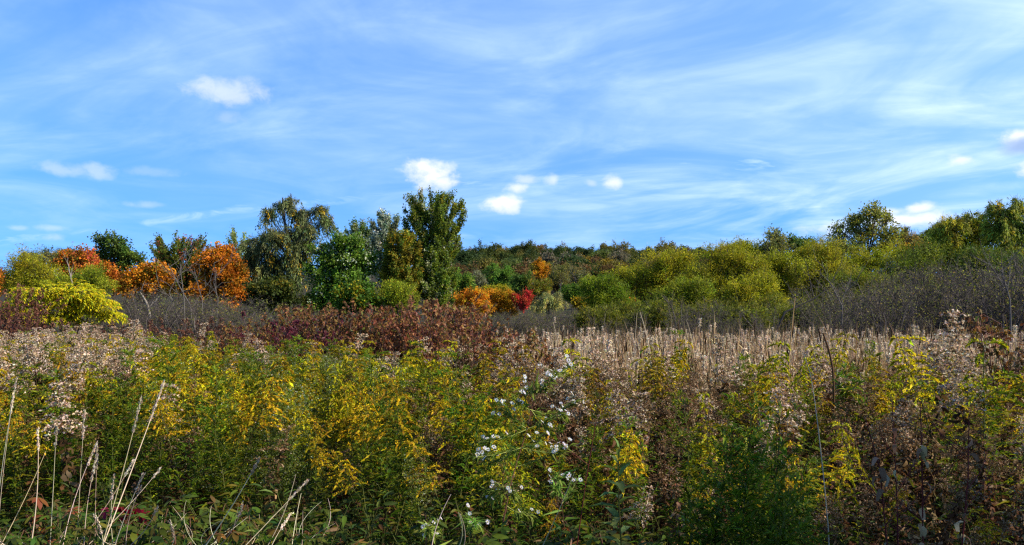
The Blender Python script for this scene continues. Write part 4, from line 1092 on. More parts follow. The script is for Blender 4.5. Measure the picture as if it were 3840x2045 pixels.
LAB = {'yellow': 'yellow goldenrod in bloom', 'green': 'green leafy goldenrod', 'aster': 'pale green bushy aster', 'seed': 'goldenrod gone to white seed', 'brown': 'withered brown goldenrod', 'cattail': 'tan cattail'}
PLACE = [(55, 'by the left edge'), (120, 'behind the tall grass stalks'), (190, 'right of the tall grass stalks'), (255, 'below the large orange maple'), (320, 'below the big willow'), (385, 'below the broad poplar'), (450, 'below the tall maple'),
         (520, 'left of the white asters'), (590, 'right beside the white asters'), (660, 'by the single leafy stalk'), (720, 'left of the large green goldenrod'), (790, 'right around the large green goldenrod'), (850, 'by the long whitish stalk'),
         (930, 'by the dark red stems'), (985, 'right of the dark red stems'), (9999, 'by the right edge')]
ROW = [(4.6, 'in the front row'), (5.6, 'in the second row'), (6.8, 'a little way in'), (8.4, 'in the middle depth'), (10.5, 'towards the back'), (99, 'at the back')]
MPLACE = [(600, 'left end of the marsh'), (660, 'before the dark olive willow'), (720, 'before the rounded yellow-green willow'), (780, 'near the tall tan reed'), (850, 'near the dark broken reed'), (910, 'before the tall sparse tree'), (970, 'near the tall pale plume'), (9999, 'right end of the marsh')]


def where(kind, u, d):
    if kind == 'cattail':
        p = next(t for m, t in MPLACE if u < m); q = 'front edge' if d < 9.6 else 'second rank' if d < 10.6 else 'third rank'
        return 'tan cattail, %s, %s' % (p, q), 'cattails, %s, %s' % (p, q)
    p = next(t for m, t in PLACE if u < m); q = next(t for m, t in ROW if d < m)
    return '%s %s, %s' % (LAB[kind], p, q), '%s plants %s, %s' % (NAMES[kind].replace('_', ' '), p, q)


def build_meadow():
    r = np.random.default_rng(31)
    cand = {k: [] for k in NAMES}
    step = .235
    for y in np.arange(3.3, 18.5, step):
        xm = 1.02 * y + 1.2
        for x in np.arange(-xm, xm, step):
            px, py = x + r.uniform(-.5, .5) * step, y + r.uniform(-.5, .5) * step
            u = 512 + F * px / py
            dmin = np.interp(u, [0, 300, 350, 420, 600, 680, 820, 1024], [5.7, 5.5, 5.1, 4.5, 4.3, 4.2, 3.7, 3.5])
            dmax = np.interp(u, [0, 130, 230, 440, 500, 560, 700, 1024], [17.6, 17, 13.5, 11.8, 10.6, 10.2, 10.0, 9.6])
            if py < dmin or py > dmax or u < -330 or u > 1340:
                continue
            if r.random() < .12:
                continue
            k = kind_at(u, py, r)
            pa = math.sin(px * 1.9 + 1.7 * math.sin(py * .9)) * math.sin(py * 1.6 + .8 * math.sin(px * 1.3) + 1)      # patches of one kind
            if 135 < u < 440 and k != 'seed' and abs(pa) > .35 and r.random() < .6:
                k = 'yellow' if pa > 0 else ('green' if math.sin(px * .8) > -.2 else 'aster')
            ztop = np.interp(py, [3.5, 4.5, 6, 8, 12, 18], [.98, 1.06, 1.18, 1.25, 1.25, 1.27]) + r.normal(0, .10)
            ztop += .09 * math.sin(px * 2.3 + py) * math.sin(py * 2.0)
            if u > 480: ztop += .05 * float(smooth(6, 8, py))
            if k == 'brown': ztop -= .06
            if k == 'seed': ztop += .05
            H = ztop - float(gz(px, py))
            cand[k].append((px, py, max(.5, H), u))
    for k, c in cand.items():
        c.sort(key=lambda q: q[1])
        rest = []; n = 0
        for (x, y, H, u) in c:
            vis = -25 < u < 1049
            if n < 300 and vis:
                lab, grp = where(k, u, y)
                plant(k, x, y, H, lab, grp, tilt=(r.normal(0, .13), r.normal(0, .13)), wide=r.uniform(.95, 1.4))
                n += 1
            else:
                rest.append((x, y, float(gz(x, y)), r.uniform(0, 6.28), abs(r.normal(0, .1)), H / 1.2, int(r.integers(len(PROTO[k])))))
        mass({'yellow': 'goldenrod_stand', 'green': 'leafy_goldenrod_stand', 'aster': 'bushy_aster_stand', 'seed': 'seed_head_stand', 'brown': 'withered_stem_stand', 'cattail': 'x'}[k],
             {'yellow': 'mass of yellow goldenrod farther back in the meadow', 'green': 'mass of green leafy goldenrod farther back in the meadow', 'aster': 'mass of pale bushy asters farther back',
              'seed': 'mass of fluffy white seed heads farther back in the meadow', 'brown': 'mass of withered brown stems farther back in the meadow', 'cattail': ''}[k], 'wildflowers', k, rest)
    # cattails: the marsh behind the right half of the meadow
    ct = []
    for y in np.arange(8.4, 29, .27):
        for x in np.arange(-2, 1.0 * y + 1, .27):
            px, py = x + r.uniform(-.5, .5) * .27, y + r.uniform(-.5, .5) * .27
            u = 512 + F * px / py
            lo = np.interp(py, [8, 12, 20, 29], [610, 548, 520, 500]) + r.normal(0, 12)
            if u < lo or u > 1330 or py < np.interp(u, [520, 700, 1024], [10.2, 8.8, 8.4]):
                continue
            if r.random() < np.interp(py, [8, 14, 29], [.05, .15, .35]):
                continue
            ztop = np.interp(py, [8, 12, 20, 29], [1.00, 1.08, 1.08, 1.02]) + r.normal(0, .13) + .10 * math.sin(px * 1.1) * math.sin(py * .9)
            ct.append((px, py, ztop - float(gz(px, py)), u))
    ct.sort(key=lambda q: q[1])
    rest = []; n = 0
    for (x, y, H, u) in ct:
        if n < 300 and 505 < u < 1040:
            plant('cattail', x, y, H, *where('cattail', u, y), tilt=(r.normal(0, .11), r.normal(0, .11))); n += 1
        else:
            rest.append((x, y, float(gz(x, y)), r.uniform(0, 6.28), abs(r.normal(0, .11)), H / 1.55, int(r.integers(16))))
    mass('cattail_stand', 'mass of tan cattails reaching back to the grey thicket', 'cattails', 'cattail', rest)

build_meadow()

# ------------------------------------------------------------------ low growth under the tall plants
def low_herb(seed, n=26, pal=None, L=.062):
    r = np.random.default_rng(seed); gs, gl, gh = Geo(), Geo(), Geo()
    for i in range(5):
        a = r.uniform(0, 6.28); out = r.uniform(.05, .22); h = r.uniform(.22, .5); ts = np.linspace(0, 1, 5)
        p = np.stack([math.cos(a) * out * ts ** 1.3, math.sin(a) * out * ts ** 1.3, h * ts - .04 * (1 - ts)], 1)
        tube(gs, p, np.linspace(.003, .0012, 5), STEM_G, 4)
        k = n; t = r.uniform(.15, 1, k); an = r.uniform(0, 6.28, k)
        P = np.stack([np.interp(t, ts, p[:, j]) for j in range(3)], 1)
        D = np.stack([np.cos(an), np.sin(an), r.uniform(-.3, .6, k)], 1); l = L * r.uniform(.55, 1.2, k)
        leaves(gl, T_BROAD, P + D * .015, D, np.array([0, 0, 1.]) + randdir(r, k) * .95, l, l * r.uniform(.18, .34, k), jit(pal, k, r, .28))
    return gs, gl, gh


GRN = [(3, (.036, .066, .005)), (2, (.060, .095, .007)), (1, (.13, .14, .010)), (.6, (.15, .075, .015))]
MATS['low'] = (M_STEM, M_LEAF, M_PETAL)
register('low', [low_herb(700 + i, 20, GRN if i % 3 else [(2, (.10, .13, .02)), (1, (.14, .07, .03)), (1, (.07, .12, .02))]) for i in range(6)])


def build_low():
    r = np.random.default_rng(8); pts = []
    for y in np.arange(3.0, 9.5, .24):
        for x in np.arange(-.95 * y - .6, .95 * y + .6, .24):
            px, py = x + r.uniform(-.12, .12), y + r.uniform(-.12, .12)
            u = 512 + F * px / py
            p = np.interp(u, [0, 280, 420, 600, 780, 860, 1024], [.75, .85, .95, .85, .85, .40, .35]) * np.interp(py, [4, 9], [1, .45])
            if r.random() < p:
                pts.append((px, py, float(gz(px, py)), r.uniform(0, 6.28), abs(r.normal(0, .15)), r.uniform(.7, 1.35), int(r.integers(6))))
    mass('undergrowth', 'low green leafy undergrowth between the stems of the meadow', 'undergrowth', 'low', pts)

build_low()

# ------------------------------------------------------------------ brambles along the bottom edge
def leaf_mesh(name, T, L, W, c, mat, r, jitc=.15):
    g = Geo(); leaves(g, T, np.zeros((1, 3)), np.array([[1., 0, 0]]), np.array([[0, 0, 1.]]), L, W, jit(c, 1, r, jitc)); return g.mesh(name, [mat])


def bramble_leaf(seed, pal, L=.056, n=5):
    """a hand of five pleated leaflets on a stalk; x is outwards"""
    r = np.random.default_rng(seed); g = Geo()
    segs(g, [[0, 0, 0]], [[.05, 0, .005]], .0016, .0012, STEM_G, 3)
    c0 = jit(pal, 1, r, .2)[0]
    for i in range(n):
        a = (i - (n - 1) / 2) * (4.3 / n) + r.uniform(-.1, .1); l = L * (1.15 - .18 * abs(i - (n - 1) / 2)) * r.uniform(.85, 1.15)
        d = np.array([math.cos(a), math.sin(a), r.uniform(-.75, .15)]); d = d / np.linalg.norm(d)
        sdv = np.cross([0, 0, 1.], d); sdv /= np.linalg.norm(sdv); nn = np.cross(d, sdv)
        m = 6; s = np.linspace(0, 1, m); w = l * .20 * np.sin(np.pi * np.clip(s * .93 + .04, 0, 1)) ** .8; w[-1] = .0006; w[0] = .0008
        mid = np.array([.05, 0, .005]) + d * (s * l)[:, None] - nn * (.18 * l * s ** 2)[:, None]
        pl = .12 * w * np.where(np.arange(m) % 2, 1, .4)
        Lf = mid - sdv * w[:, None] + nn * pl[:, None]; Rt = mid + sdv * w[:, None] + nn * pl[:, None]
        V = np.stack([Lf, mid, Rt], 1).reshape(-1, 3)
        Q = [[3 * j + b, 3 * j + b + 1, 3 * j + b + 4, 3 * j + b + 3] for j in range(m - 1) for b in (0, 1)]
        g.add(V, Q, np.clip(np.repeat(jit(pal, 1, r, .2) * .5 + c0 * .5, len(V), 0) * (1 + .15 * r.standard_normal((len(V), 1))), .008, .9))
    return g.mesh('leaf', [M_LEAF])


B_G = [(3, (.040, .072, .006)), (2, (.065, .105, .008)), (1, (.13, .15, .010)), (.5, (.15, .07, .015))]
B_O = [(2, (.24, .085, .018)), (1, (.18, .11, .02)), (1, (.17, .04, .022)), (1, (.08, .10, .02))]
BLV = [bramble_leaf(k, B_G) for k in range(8)] + [bramble_leaf(20 + k, B_G, .065, 3) for k in range(3)] + [bramble_leaf(30 + k, B_O) for k in range(3)]


def bramble(x, y, H, seed, label, group=None, nl=9, pick=None):
    r = np.random.default_rng(seed); g = Geo(); z = float(gz(x, y))
    a = r.uniform(0, 6.28); ts = np.linspace(0, 1, 7); out = r.uniform(.1, .3)
    p = np.stack([math.cos(a) * out * ts, math.sin(a) * out * ts, H * np.sin(ts * 2.0) / np.sin(1.57) - .04 * (1 - ts)], 1)
    tube(g, p, np.linspace(.0038, .0018, 7), (.13, .06, .035), 5)
    o = obj('bramble', g.mesh('bramble', [M_STEM]), loc=(x, y, z)); tag(o, label, 'bramble', group)
    for i in range(nl):
        t = .22 + .78 * (i + r.uniform(0, .6)) / nl; an = i * 2.4 + r.uniform(-.4, .4)
        q = [float(np.interp(min(t, 1), ts, p[:, j])) for j in range(3)]
        k = (r.integers(0, 11) if r.random() < .86 else r.integers(11, 14)) if pick is None else int(r.choice(pick))
        obj('leaf', BLV[int(k)], o, q, (r.uniform(-.6, .6), r.uniform(-.5, .6), an), r.uniform(.7, 1.3))


def build_brambles():
    r = np.random.default_rng(66); n = 0
    for i in range(74):
        d = r.uniform(3.9, 5.7); u = r.uniform(-15, 345) if i < 58 else r.uniform(345, 640)
        if i >= 58: d = r.uniform(3.7, 4.3)
        vt = np.interp(u, [0, 90, 180, 280, 640], [r.uniform(488, 540), r.uniform(500, 545), r.uniform(495, 540), r.uniform(500, 545), r.uniform(500, 545)])
        pl = next(t for m, t in ((35, 'at the lower left corner'), (90, 'under the left grass stalks'), (150, 'under the tallest grass stalks'), (200, 'around the bright bramble shoot'), (245, 'left of the long slanting stalk foot'), (300, 'under the white-headed slanting stalk'), (350, 'right of the grass stalks'), (460, 'left of the straw stalks'), (999, 'below the asters')) if u < m) + (', front' if d < 4.5 else ', back')
        x = PX(u, d); H = np.clip(PZ(vt, d) - float(gz(x, d)), .18, .55)
        bramble(x, d, H, 900 + i, 'low green bramble with five-part leaves, ' + pl,
                'brambles, ' + pl, 9)
    bramble(PX(172, 3.7), 3.7, .36, 990, 'bright green bramble shoot at the bottom, right of the tall grass stalks', None, 11, range(8))
    bramble(PX(66, 4.9), 4.9, .62, 991, 'bramble with orange autumn leaves behind the left grass stalks', None, 7, range(11, 14))

build_brambles()


def creeper():
    r = np.random.default_rng(12); d = 4.9; x = PX(127, d); z = float(gz(x, d))
    g = Geo(); tube(g, [[0, 0, -.02], [.02, 0, .25], [-.05, .02, .48]], [.003, .0025, .002], STEM_R, 4)
    o = obj('red_creeper', g.mesh('red_creeper', [M_STEM]), loc=(x, d, z)); tag(o, 'creeper with crimson five-part leaves among the grass stalks', 'creeper')
    ms = [bramble_leaf(60 + k, [(1, (.30, .010, .016)), (1, (.18, .008, .018))], .085) for k in range(3)]
    for i in range(9):
        lf = obj('leaf', ms[i % 3], o, (r.uniform(-.14, .14), r.uniform(-.06, .05), r.uniform(.22, .50)), (r.uniform(-.4, .4), r.uniform(0, .9), r.uniform(0, 6.28)), r.uniform(.8, 1.1))
        if i == 0: lf['label'] = 'crimson leaf'

creeper()

# ------------------------------------------------------------------ the tall dry grass stalks
def grass(base_u, tip, d, label, head=.13, r0=.0027, seed=0, bow=0.0, mid=None, group=None, col=(.56, .45, .31)):
    """a stalk whose visible foot crosses the lower frame edge at base_u and ends at the pixel tip"""
    r = np.random.default_rng(seed + int(base_u * 3)); tu, tv = tip
    A = np.array([PX(base_u, d), d, PZ(545, d)]); B = np.array([PX(tu, d), d + r.uniform(-.25, .25), PZ(tv, d)])
    zg = float(gz(A[0], A[1])); dirn = (B - A) / max(.05, B[2] - A[2])
    foot = A - dirn * (A[2] - zg) * .55; foot[2] = zg - .03
    ts = np.linspace(0, 1, 12)[:, None]
    C = A * .55 + B * .45 + np.array([bow, 0, 0])
    up = (1 - ts) ** 2 * A + 2 * ts * (1 - ts) * C + ts ** 2 * B
    P = np.concatenate([[foot, (foot + A) / 2], up]) - foot
    g = Geo(); tube(g, P, np.concatenate([[r0 * 1.15, r0 * 1.1], np.linspace(r0, r0 * .45, 12)]), jit(col, 1, r, .12)[0], 5)
    o = obj('grass_stalk', g.mesh('grass_stalk', [M_STRAW]), loc=foot); tag(o, label, 'grass', group)
    if head > 0:
        h = Geo(); ln = np.concatenate([[0], np.cumsum(np.linalg.norm(np.diff(P, axis=0), axis=1))]); tot = ln[-1]
        k = int(70 * head / .13); s = tot - head * r.random(k) ** .9
        # the spike is built from lumpy clusters of spikelets
        lump = (np.sin(s / head * 24 + r.uniform(0, 6)) * .5 + .6)
        Q = np.stack([np.interp(s, ln, P[:, j]) for j in range(3)], 1)
        D = unit(P[-1] - P[-3]); an = randdir(r, k)
        Q = Q + an * (.0045 * lump)[:, None]
        leaves(h, T_LEAF, Q, D + an * .42, an + randdir(r, k) * .3, r.uniform(.012, .020, k), r.uniform(.005, .008, k), jit([(3, (.54, .43, .31)), (1, (.40, .29, .18)), (1, (.62, .54, .43))], k, r, .15))
        obj('seed_head', h.mesh('seed_head', [M_STRAW]), o)
    return o


GRS = [(31, (8.2, 436.6), 3.9, 'tall pale grass stalk leaning left near the left edge', .12, .0034), (1, (20, 459), 4.0, 'plain grass stalk slanting up to the stalk that leans left', 0, .0022),
       (50, (72, 422), 4.1, 'upright grass stalk with seed head, second tall one from the left edge', .12, .0026), (63, (89.5, 445), 4.2, 'thin golden grass stalk right of the second tall one', .13, .0021),
       (77, (84.6, 411), 4.3, 'straight vertical grass stalk left of the two tallest', .16, .0024), (84, (83, 463), 3.9, 'grass stalk with a hanging narrow head before the vertical one', .12, .0022),
       (95, (112, 442), 4.3, 'fine grass stalk just left of the tallest pair', .13, .0020), (102, (134.7, 400.5), 3.8, 'second tallest grass stalk with a lumpy grey seed head', .17, .0032),
       (103, (145.4, 384), 3.9, 'tallest pale grass stalk with a long broken seed head', .22, .0038), (77, (125.7, 464), 4.1, 'grass stalk crossing the tallest pair from lower left', .09, .0024),
       (113, (120.8, 473), 4.0, 'short grass stalk with a dark narrow head under the tallest pair', .13, .0024), (88, (142, 477), 4.2, 'slanting grass stalk with a small head, right of the tallest pair', .07, .0022),
       (115, (153.6, 469.5), 3.9, 'strong slanting grass stalk with a thick grey head', .11, .0030), (126, (164, 476), 4.0, 'slanting grass stalk with a slim head, right of the thick grey one', .06, .0027),
       (131, (173, 498), 3.8, 'strongly bent grass stalk, rightmost of the left clump', .07, .0026), (206, (273.6, 450), 3.8, 'long slanting grass stalk left of centre with a forked head', .12, .0031),
       (220, (250.6, 498), 3.9, 'short grass stalk with two small tufts below the long slanting one', .09, .0020), (246, (300.7, 486), 3.8, 'slanting grass stalk with the whitest lumpy head', .13, .0027),
       (268, (296, 474), 4.0, 'plain grey grass stalk beside the white-headed one', 0, .0024), (272, (281, 523), 3.7, 'short stalk with a plump white seed head near the bottom edge', .11, .0024),
       (292, (291, 502), 3.9, 'broken headless grass stalk near the bottom, left of centre', 0, .0024), (172, (176, 518), 3.7, 'short stalk with a pale head in front of the bright bramble', .10, .0022),
       (103, (103.5, 511), 3.8, 'low stalk with a brown head at the foot of the tallest pair', .12, .0024), (4, (2.5, 527), 3.7, 'low grass head at the lower left corner', .12, .0024),
       (-6, (15, 378), 5.0, 'tall grey-green grass stalk at the far left edge', .2, .0024), (-3, (10, 395), 4.8, 'thin grass stalk beside the tall one at the far left edge', .12, .0019),
       (432, (451, 494), 3.6, 'slanting tan stalk left of the asters', 0, .0032), (459.5, (459.5, 508), 3.7, 'left one of two short headless straw stalks', 0, .0028), (464, (462.5, 502), 3.7, 'right one of two short headless straw stalks', 0, .0028),
       (543, (574.6, 468), 3.5, 'long thin pale stalk slanting right of the asters', 0, .0020), (302, (308, 506), 3.9, 'headless pale stalk at the right of the lower left brambles', 0, .0022), (228, (246, 500), 4.2, 'thin straight stalk parallel to the long slanting one', 0, .0018)]
for i, (bu, tip, d, lab, hd, rr) in enumerate(GRS):
    grass(bu, tip, d, lab, hd, rr * .84, i, bow=random.uniform(-.04, .04))
for i in range(30):
    u = random.uniform(-5, 335); d = random.uniform(3.8, 4.6)
    grass(u, (u + random.gauss(4, 16), random.uniform(505, 538)), d, 'short fine straw-coloured grass blade low among the brambles', 0, .0013, 300 + i, bow=random.uniform(-.1, .1), group='fine dry grass blades')

# ------------------------------------------------------------------ the white asters
def flower_meshes():
    out = []
    for k in range(4):
        r = np.random.default_rng(k); g = Geo(); n = 15
        a = np.arange(n) * 2 * math.pi / n + r.uniform(-.12, .12, n)
        D = np.stack([np.cos(a), np.sin(a), np.full(n, .12 + .16 * k)], 1)
        leaves(g, T_LEAF, D * np.array([.003, .003, 0]), D, np.array([0, 0, 1.]) + randdir(r, n) * .15, r.uniform(.010, .0145, n), .0030, jit((.74, .74, .84), n, r, .04))
        dg = Geo(); tube(dg, [[0, 0, -.001], [0, 0, .0015], [0, 0, .003]], [.0042, .0044, .0018], (.62, .40, .02), 8)
        out.append((g.mesh('petals', [M_WHITE]), dg.mesh('disc', [M_WHITE])))
    return out

FLW = flower_meshes()


def aster(label, d, stem_px, branches, seed, lf=(.20, .32, .045), stem_c=(.16, .07, .04), n_fl=5, r0=.0045):
    r = np.random.default_rng(seed)
    P = np.array([[PX(u, d), d + dy, PZ(v, d)] for u, v, dy in stem_px])
    foot = P[0].copy(); zg = float(gz(foot[0], foot[1])); foot[2] = zg - .03
    P = np.concatenate([[foot], P]) - foot
    tt = np.linspace(0, 1, 16); ts = np.concatenate([[0], np.cumsum(np.linalg.norm(np.diff(P, axis=0), axis=1))]); ts /= ts[-1]
    Q = np.stack([np.interp(tt, ts, P[:, j]) for j in range(3)], 1)
    gs, gl = Geo(), Geo()
    tube(gs, Q, np.linspace(r0, r0 * .35, 16), stem_c, 6)
    root = obj('flowering_aster', None, loc=foot); tag(root, label, 'wildflower')
    tips = []
    for (u0, v0, u1, v1, nf) in branches:
        a = np.array([PX(u0, d), d, PZ(v0, d)]) - foot; b = np.array([PX(u1, d), d + r.uniform(-.16, .16), PZ(v1, d)]) - foot
        i = int(np.argmin(np.linalg.norm(Q - a, axis=1))); a = Q[i]
        s = np.linspace(0, 1, 7)[:, None]; c = (a + b) / 2 + np.array([0, 0, -.02])
        B = (1 - s) ** 2 * a + 2 * s * (1 - s) * c + s ** 2 * b
        tube(gs, B, np.linspace(.0024, .0012, 7), (.26, .30, .07), 4)
        k = 34
        t = r.uniform(.1, 1, k); p = np.stack([np.interp(t, s[:, 0], B[:, j]) for j in range(3)], 1)
        leaves(gl, T_LEAF, p, (b - a) + randdir(r, k) * .15, np.array([0, 0, 1.]) + randdir(r, k) * .4, r.uniform(.03, .07, k), r.uniform(.007, .013, k), jit([(2, lf), (1, (.24, .33, .06))], k, r))
        for _ in range(nf):
            tq = r.uniform(.55, 1.0) ** .8; p0 = np.array([np.interp(tq, s[:, 0], B[:, j]) for j in range(3)])
            q = p0 + np.array([r.normal(0, .030), r.normal(0, .03), abs(r.normal(.022, .018))])
            tube(gs, [p0, (p0 + q) / 2 + [0, 0, .004], q], [.0009, .0008, .0007], (.12, .16, .04), 3)
            tips.append(q)
            kk = 3
            leaves(gl, T_LEAF, np.repeat(p0[None], kk, 0) + (q - p0) * r.random((kk, 1)), randdir(r, kk) + np.array([0, 0, .6]), randdir(r, kk), r.uniform(.012, .028, kk), .005, jit((.15, .21, .05), kk, r))
    k = 14; t = r.uniform(.15, .95, k); p = np.stack([np.interp(t, tt, Q[:, j]) for j in range(3)], 1); an = r.uniform(0, 6.28, k)
    leaves(gl, T_LEAF, p, np.stack([np.cos(an), np.sin(an) * .6, r.uniform(-.2, 1.2, k)], 1), randdir(r, k) + np.array([0, -.5, .5]), r.uniform(.09, .14, k), r.uniform(.012, .018, k), jit([(2, lf), (1, (.13, .2, .03))], k, r))
    obj('stem', gs.mesh('stem', [M_STEM]), root)
    c = obj('leaves', gl.mesh('leaves', [M_LEAF]), root); c['kind'] = 'stuff'
    for q in tips:
        pt, dc = FLW[int(r.integers(4))]
        v = unit(np.array([r.normal(.25, .5), r.normal(-.55, .4), r.uniform(.3, 1.0)]))
        f = obj('flower', pt, root, q, Vector(v).to_track_quat('Z', 'Y').to_euler(), r.uniform(.70, 1.0))
        obj('disc', dc, f)


aster('tall white-flowered aster with spreading branches in the centre foreground', 4.0,
      [(499, 545, 0), (510.5, 484, 0), (518.8, 456, .02), (528.6, 427, .03), (533, 400, .03), (545, 383, .0), (566, 366, 0)],
      [(522, 452, 474, 452, 7), (520, 458, 487, 466, 5), (526, 438, 483, 440, 5), (515, 470, 570, 446, 11), (520, 455, 566, 452, 5), (529, 425, 576, 402, 10), (532, 412, 566, 418, 6), (526, 430, 497, 404, 8), (532, 405, 512, 395, 7), (533, 400, 528, 388, 6),
       (545, 383, 574, 366, 7), (540, 388, 555, 370, 5), (536, 396, 552, 376, 4), (509, 490, 487, 495, 5), (509, 490, 514, 492, 4), (508, 495, 490, 502, 3), (506, 505, 530, 516, 4), (530, 420, 548, 428, 4), (524, 444, 540, 434, 4)], 3)
aster('short white-flowered aster right of the tall one, near the red stem', 4.1, [(566, 545, 0), (562, 505, 0), (560, 470, 0)], [(562, 500, 580, 482, 5), (561, 485, 556, 470, 4), (561, 490, 552, 486, 2)], 5, r0=.003)
aster('small white-flowered aster at the bottom left of the tall one', 3.7, [(431, 545, 0), (430, 536, 0), (430, 528, 0)], [(430, 536, 427, 530, 3), (430, 534, 434, 529, 3), (430, 530, 430, 523, 2)], 6, r0=.003)
aster('small white-flowered aster low between the tall one and the straw stalks', 3.9, [(478, 545, 0), (474, 528, 0), (472, 516, 0)], [(474, 528, 466, 518, 3), (474, 526, 477, 516, 3)], 7, r0=.003)

# ------------------------------------------------------------------ single plants that stand out
def leafy_stalk():
    r = np.random.default_rng(5); d = 3.7; x, z = PX(624, d), float(gz(PX(624, d), d)); top = PZ(447, d) - z
    g = Geo(); ts = np.linspace(0, 1, 9)
    p = np.stack([-.02 * ts + .008 * np.sin(ts * 6), .01 * ts, top * ts - .03 * (1 - ts)], 1)
    tube(g, p, np.linspace(.0048, .003, 9), (.17, .15, .03), 6)
    o = obj('leafy_goldenrod', g.mesh('leafy_goldenrod', [M_STEM]), loc=(x, d, z)); tag(o, 'single upright leafy stalk with long drooping leaves and withered foot, right of the asters', 'wildflower')
    gm = [leaf_mesh('leaf', T_BROAD, 1, 1, (.13, .20, .05), M_LEAF, r) for _ in range(4)]
    dm = [leaf_mesh('withered_leaf', T_CURL, 1, 1, (.17, .11, .075), M_DRY, r) for _ in range(3)]
    for i in range(44):
        t = .12 + .86 * i / 43; an = i * 2.4; q = [float(np.interp(t, ts, p[:, j])) for j in range(3)]
        dry = t < .36 + r.uniform(-.05, .05); L = .125 * (1.1 - .45 * abs(t - .6)) * r.uniform(.8, 1.15) * (.55 if t > .93 else 1)
        lf = obj('withered_leaf' if dry else 'leaf', (dm if dry else gm)[i % 3], o, q, (r.uniform(-.3, .3), r.uniform(.7, 1.3) if dry else r.uniform(-.65, .05) + (-.8 if t > .93 else 0), an), (L, L * (.33 if dry else .30), L))
    h = Geo(); k = 60; leaves(h, T_RHOMB, p[-1] + r.standard_normal((k, 3)) * np.array([.018, .018, .008]) + np.array([.012, 0, -.05]), randdir(r, k), randdir(r, k), .012, .009, jit((.55, .36, .01), k, r))
    obj('flower_head', h.mesh('flower_head', [M_PETAL]), o)['kind'] = 'stuff'

leafy_stalk()


def red_stem(label, px, d, seed, nl=9, br=4):
    r = np.random.default_rng(seed)
    P = np.array([[PX(u, d), d, PZ(v, d)] for u, v in px]); foot = P[0].copy(); foot[2] = float(gz(foot[0], foot[1])) - .03
    P = np.concatenate([[foot], P]) - foot
    g = Geo(); tube(g, P, np.linspace(.0036, .0016, len(P)), (.11, .014, .016), 6)
    ts = np.concatenate([[0], np.cumsum(np.linalg.norm(np.diff(P, axis=0), axis=1))]); ts /= ts[-1]
    for i in range(br):
        t = r.uniform(.5, .9); a = np.array([np.interp(t, ts, P[:, j]) for j in range(3)]); s = 1 if i % 2 else -1
        e = a + np.array([s * r.uniform(.08, .2), r.uniform(-.1, .1), r.uniform(.14, .28)])
        tube(g, [a, (a + e) / 2 + [s * .015, 0, -.01], e], [.0020, .0015, .001], (.11, .02, .018), 5)
    o = obj('red_stemmed_herb', g.mesh('red_stemmed_herb', [M_STEM]), loc=foot); tag(o, label, 'wildflower')
    dm = [leaf_mesh('dry_leaf', T_CURL, 1, 1, c, M_DRY, r) for c in ((.40, .25, .16), (.22, .12, .075), (.46, .32, .22))]
    for i in range(nl):
        t = r.uniform(.25, .95); q = [float(np.interp(t, ts, P[:, j])) for j in range(3)]
        L = r.uniform(.035, .062)
        obj('dry_leaf', dm[i % 3], o, q, (r.uniform(-.8, .8), r.uniform(.3, 1.5), r.uniform(0, 6.28)), (L, L * .5, L * 1.3))
    return o


red_stem('dark red stem with curled dry leaves at lower right, leftmost of three', [(887, 545), (880, 470), (866, 420)], 3.3, 1, 12)
red_stem('dark red stem with curled dry leaves at lower right, middle one of three', [(923, 545), (922, 458), (920, 400)], 3.3, 2, 12)
red_stem('thin dark red stem between the two leafy red stems at lower right', [(898, 545), (897, 500), (892, 400)], 3.5, 3, 6)
red_stem('forked dark red stem at lower right, nearest the right edge', [(962, 545), (968, 480), (969, 418)], 3.4, 4, 8)
red_stem('slim red stem right of the white asters', [(577, 545), (586, 480), (596, 422)], 3.7, 5, 4, 1)

# big leafy goldenrod in the right foreground and a few tall ones that rise above the rest
def big_goldenrod():
    d = 3.35; x = PX(738, d); z = float(gz(x, d)); r = np.random.default_rng(9)
    H = PZ(408, d) - z
    e = obj('leafy_goldenrod', None, loc=(x, d, z)); tag(e, 'large bright green goldenrod with feathery plumes in the right foreground', 'wildflower')
    gs, gl, gh = goldenrod(77, 'green', H, 46, .28, 150, .04, .11)
    obj('stem', gs.mesh('stem', [M_STEM]), e); c = obj('leaves', gl.mesh('leaves', [M_LEAF]), e); c['kind'] = 'stuff'
    obj('flower_head', gh.mesh('flower_head', [M_PETAL]), e)['kind'] = 'stuff'
    for k, (dx, dy, h) in enumerate(((-.13, .1, .86), (.12, .05, .92), (.24, .12, .76), (-.24, .05, .7), (.05, -.08, .72))):
        gs, gl, gh = goldenrod(170 + k, 'green', H * h, 34, .26, 110, .14, .10)
        for nm, g_, mt in (('side_stem', gs, M_STEM), ('leaves', gl, M_LEAF), ('flower_head', gh, M_PETAL)):
            c = obj(nm, g_.mesh(nm, [mt]), e, (dx, dy, 0))
            if nm != 'side_stem': c['kind'] = 'stuff'

big_goldenrod()

